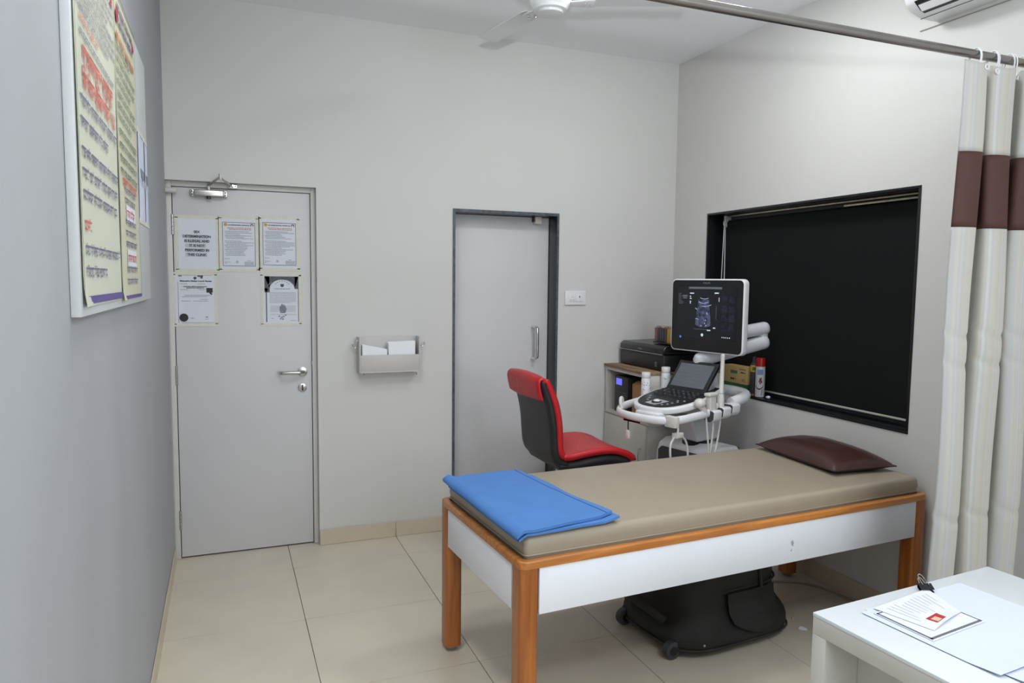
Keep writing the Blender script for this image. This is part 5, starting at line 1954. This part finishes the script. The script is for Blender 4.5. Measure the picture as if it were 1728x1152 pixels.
p.latin(0.15, 0.19, 0.120, 0.006, rn)
p.latin(0.14, 0.195, 0.140, 0.003, rn)
p.latin(0.06, 0.11, 0.075, 0.010, rn)
p.put('lettering', M_DARKMET, cr)


def can(name, label, y, r, hh, body_m, cap_m, cap_h, dome):
    t = thing(name, label, 'can', (W + 0.034, y, SZ))
    MB().lathe([(r * 0.94, 0.0), (r, 0.003), (r, hh), (r * 0.9, hh + 0.006), (r * 0.7, hh + 0.008)], n=28).build('can_body', body_m, t)
    MB().lathe([(r * 0.96, hh + 0.004), (r * 0.96, hh + cap_h - 0.006), (r * 0.85, hh + cap_h), (r * 0.3, hh + cap_h + 0.001)] if not dome else [(r * 0.7, hh + 0.008), (r * 0.55, hh + 0.02), (r * 0.5, hh + cap_h), (r * 0.2, hh + cap_h + 0.002)], n=28).build('cap', cap_m, t)
    return t, r


t, r = can('spray_can', 'white spray can with red cap on the window sill', -0.842, 0.0265, 0.170, M_CANW, M_CANRED, 0.052, False)


def on_can(r_, a0, a1, z0_, z1_, n=8, off=0.0004):
    b_ = MB()
    rr = r_ + off
    b_.grid(lambda i, k: (rr * math.cos(math.radians(a0 + (a1 - a0) * i)), rr * math.sin(math.radians(a0 + (a1 - a0) * i)), z0_ + (z1_ - z0_) * k), n, 1)
    return b_


b = on_can(r, 190, 265, 0.128, 0.158)
b.build('blue_label', M_LBLUE, t)
b = MB()
for k in range(16):
    u0, u1 = k / 16, (k + 1) / 16
    f2 = lambda u_: (170 + 100 * u_, 0.075 - 0.032 * math.sin(math.pi * (0.15 + 0.7 * u_)))
    (a0, zz0), (a1, zz1) = f2(u0), f2(u1)
    P_ = lambda a_, z_: ((r + 0.0005) * math.cos(math.radians(a_)), (r + 0.0005) * math.sin(math.radians(a_)), z_)
    b.add([P_(a0, zz0), P_(a1, zz1), P_(a1, zz1 + 0.007), P_(a0, zz0 + 0.007)], [(0, 1, 2, 3)])
for (a_, z_, s_) in ((235, 0.098, 12), (222, 0.090, 10), (246, 0.088, 11), (233, 0.080, 9), (240, 0.106, 8), (228, 0.103, 8)):
    b.add([P_(a_ - s_, z_), P_(a_, z_ - 0.009), P_(a_ + s_, z_), P_(a_, z_ + 0.009)], [(0, 1, 2, 3)])
b.add([P_(244, 0.012), P_(250, 0.012), P_(262, 0.045), P_(254, 0.045)], [(0, 1, 2, 3)])
b.build('red_emblem', pm('dark_red_print', (134, 24, 34), 0.5), t, smooth=False)
t, r = can('dark_spray_can', 'dark spray can with yellow label beside the red-capped can', -0.790, 0.0225, 0.178, M_DGREY, M_DGREY, 0.045, True)
on_can(r, 150, 300, 0.138, 0.176).build('yellow_label', M_YEL, t)
b = on_can(r, 205, 222, 0.147, 0.166, 3, 0.0009)
b.add(*(lambda q: (q.v, q.f))(on_can(r, 228, 246, 0.147, 0.166, 3, 0.0009)))
b.build('label_marks', M_INK, t)
b = MB()
b.sphere((0, 0, 0.009), 0.011, 0.016, 0.0085, 9, 6)
b.v = [(p[0] * (1 + 0.3 * mnoise.noise(Vector(p) * 90)), p[1] * (1 + 0.3 * mnoise.noise(Vector(p) * 70)), max(0.0004, p[2] * (1 + 0.3 * mnoise.noise(Vector(p) * 80)))) for p in b.v]
o = b.build('crumpled_tissue', M_PAPER, smooth=False)
o.location = (W + 0.024, -0.925, SZ)
tag(o, 'small crumpled white tissue on the black window sill', 'tissue')
b = MB()
b.prism([(0, 0, 0), (0.022, 0.008, 0), (0.026, -0.01, 0), (0.006, -0.02, 0)], (0, 0, 0.0005), (0, 0, 0.012))
o = b.build('wood_chip', pm('orange_brown', (150, 92, 56), 0.7), bevel=0.002)
o.location = (W + 0.002, -0.803, SZ)
tag(o, 'small brown scrap in front of the spray cans', 'scrap')

# ------------------------------------------------------------------ white table at lower right
TR_ = math.radians(4)
TO = (1.572, -2.826, 0)
TW_, TL_, TH_ = 0.684, 1.15, 0.720
tb = thing('white_table', 'white laminate table at the lower right corner', 'table', TO, TR_)
# local: x across, y negative towards the camera
MB().box(0, TW_, -TL_, 0, TH_ - 0.010, TH_).build('table_top', M_TABLE, tb, bevel=0.002, seg=2)
MB().box(0.001, TW_ - 0.001, -TL_ + 0.001, -0.001, TH_ - 0.052, TH_ - 0.0101).build('apron', M_TABLEED, tb, bevel=0.001)
MB().box(0.001, TW_ - 0.001, -0.040, -0.001, 0.001, TH_ - 0.0521).build('end_leg', M_TABLEED, tb, bevel=0.001)
MB().box(0.001, TW_ - 0.001, -TL_ + 0.001, -TL_ + 0.040, 0.001, TH_ - 0.0521).build('end_leg', M_TABLEED, tb, bevel=0.001)
MB().box(0.115, 0.133, -TL_ + 0.041, -0.041, 0.20, TH_ - 0.0521).build('modesty_panel', M_TABLEED, tb)


def sheetobj(name, label, cat, corners, z, curl=None, mat=M_PAPER, th_=0.0006, n=14):
    """Paper lying on the table: corners (far-left, near-left, near-right, far-right) in world xy."""
    c = [Vector((q[0], q[1], 0)) for q in corners]
    mid = (c[0] + c[1] + c[2] + c[3]) / 4
    t_ = thing(name, label, cat, (mid.x, mid.y, z))

    def fn(i, k):
        p_ = (c[0] * (1 - k) + c[1] * k) * (1 - i) + (c[3] * (1 - k) + c[2] * k) * i - mid
        dz = curl(i, k) if curl else 0.0
        return (p_.x, p_.y, 0.0007 + dz)
    b_ = cloth_solid(fn, n, n, th_)
    b_.build('paper', mat, t_, ang=60)
    return t_, fn


def onsheet(fn, rects, name, mat, t_, off=0.0005):
    b_ = MB()
    for (i0, k0, i1, k1) in rects:
        nn = 6
        for s_ in range(nn):
            ia, ib = i0 + (i1 - i0) * s_ / nn, i0 + (i1 - i0) * (s_ + 1) / nn
            for q_ in range(3):
                ka, kb = k0 + (k1 - k0) * q_ / 3, k0 + (k1 - k0) * (q_ + 1) / 3
                pts = [fn(ia, kb), fn(ib, kb), fn(ib, ka), fn(ia, ka)]
                b_.add([(p_[0], p_[1], p_[2] + off) for p_ in pts], [(0, 1, 2, 3)])
    return b_.build(name, mat, t_, smooth=False)


t1, f1 = sheetobj('loose_sheet', 'large plain bluish sheet under the other papers on the white table', 'paper', [(1.700, -2.862), (1.728, -3.235), (2.10, -3.205), (2.07, -2.832)], TH_ + 0.0004, lambda i, k: 0.006 * max(0, k - 0.8) / 0.2 * (1 - i) ** 2, M_LILAC)
t2, f2_ = sheetobj('loose_sheet', 'plain white sheet fanned out at the left of the table papers', 'paper', [(1.676, -2.874), (1.704, -3.190), (1.93, -3.172), (1.90, -2.852)], TH_ + 0.0022, lambda i, k: 0.005 * max(0, k - 0.8) / 0.2, M_LILAC)
t3, f3 = sheetobj('framed_sheet', 'sheet with a dark border line lying under the printed page', 'paper', [(1.697, -2.890), (1.709, -3.038), (1.909, -3.014), (1.897, -2.866)], TH_ + 0.0040, None, M_PAPER)
onsheet(f3, [(0.015, 0.03, 0.045, 0.97), (0.965, 0.03, 0.985, 0.97), (0.015, 0.925, 0.985, 0.97), (0.015, 0.03, 0.985, 0.055)], 'border', pm('dark_border_print', (100, 104, 112), 0.6), t3)
t4, f4 = sheetobj('printed_page', 'printed page with small red photo, topmost on the white table', 'paper', [(1.716, -2.872), (1.752, -3.006), (1.898, -2.962), (1.942, -2.836)], TH_ + 0.0056, lambda i, k: 0.006 * max(0, k - 0.75) / 0.25 * i * (1 - i) * 3, M_PAPER)
rn = random.Random(8)
rc = []
for k in range(11):
    ii = 0.12 + 0.075 * k
    k0 = rn.uniform(0.10, 0.2)
    rc.append((ii, k0, ii + 0.008, k0 + rn.uniform(0.3, 0.62)))
onsheet(f4, rc, 'printed_lines', pm('faint_ink', (178, 178, 194), 0.7), t4)
onsheet(f4, [(0.26, 0.72, 0.56, 0.93)], 'red_photo', M_REDPH, t4)
onsheet(f4, [(0.30, 0.78, 0.44, 0.92)], 'photo_subject', M_SKINPH, t4, 0.0009)
# binder clip holding the page
bc = thing('binder_clip', 'black binder clip gripping the papers on the table', 'binder clip', (1.936, -2.838, TH_ + 0.001), math.radians(-22))
b = MB()
b.prism([(0, -0.010, 0.000), (0, 0.008, 0.004), (0, 0.011, 0.010), (0, 0.008, 0.018), (0, -0.010, 0.0095), (0, -0.010, 0.008), (0, 0.006, 0.0155), (0, 0.0085, 0.010), (0, 0.006, 0.006), (0, -0.010, 0.0015)], (-0.017, 0, 0), (0.017, 0, 0))
b.build('clip_body', M_BLACKG, bc)
for z_, s_ in ((0.008, 1), (0.017, 1.0)):
    b = MB()
    b.tube(smoothpath([(-0.008, 0.000, z_), (-0.007, 0.018, z_ + 0.006), (-0.005, 0.030, z_ + 0.012), (0, 0.034, z_ + 0.014), (0.005, 0.030, z_ + 0.012), (0.007, 0.018, z_ + 0.006), (0.008, 0.000, z_)], 5), 0.0009, 6)
    b.build('wire_loop', M_CHROME, bc)
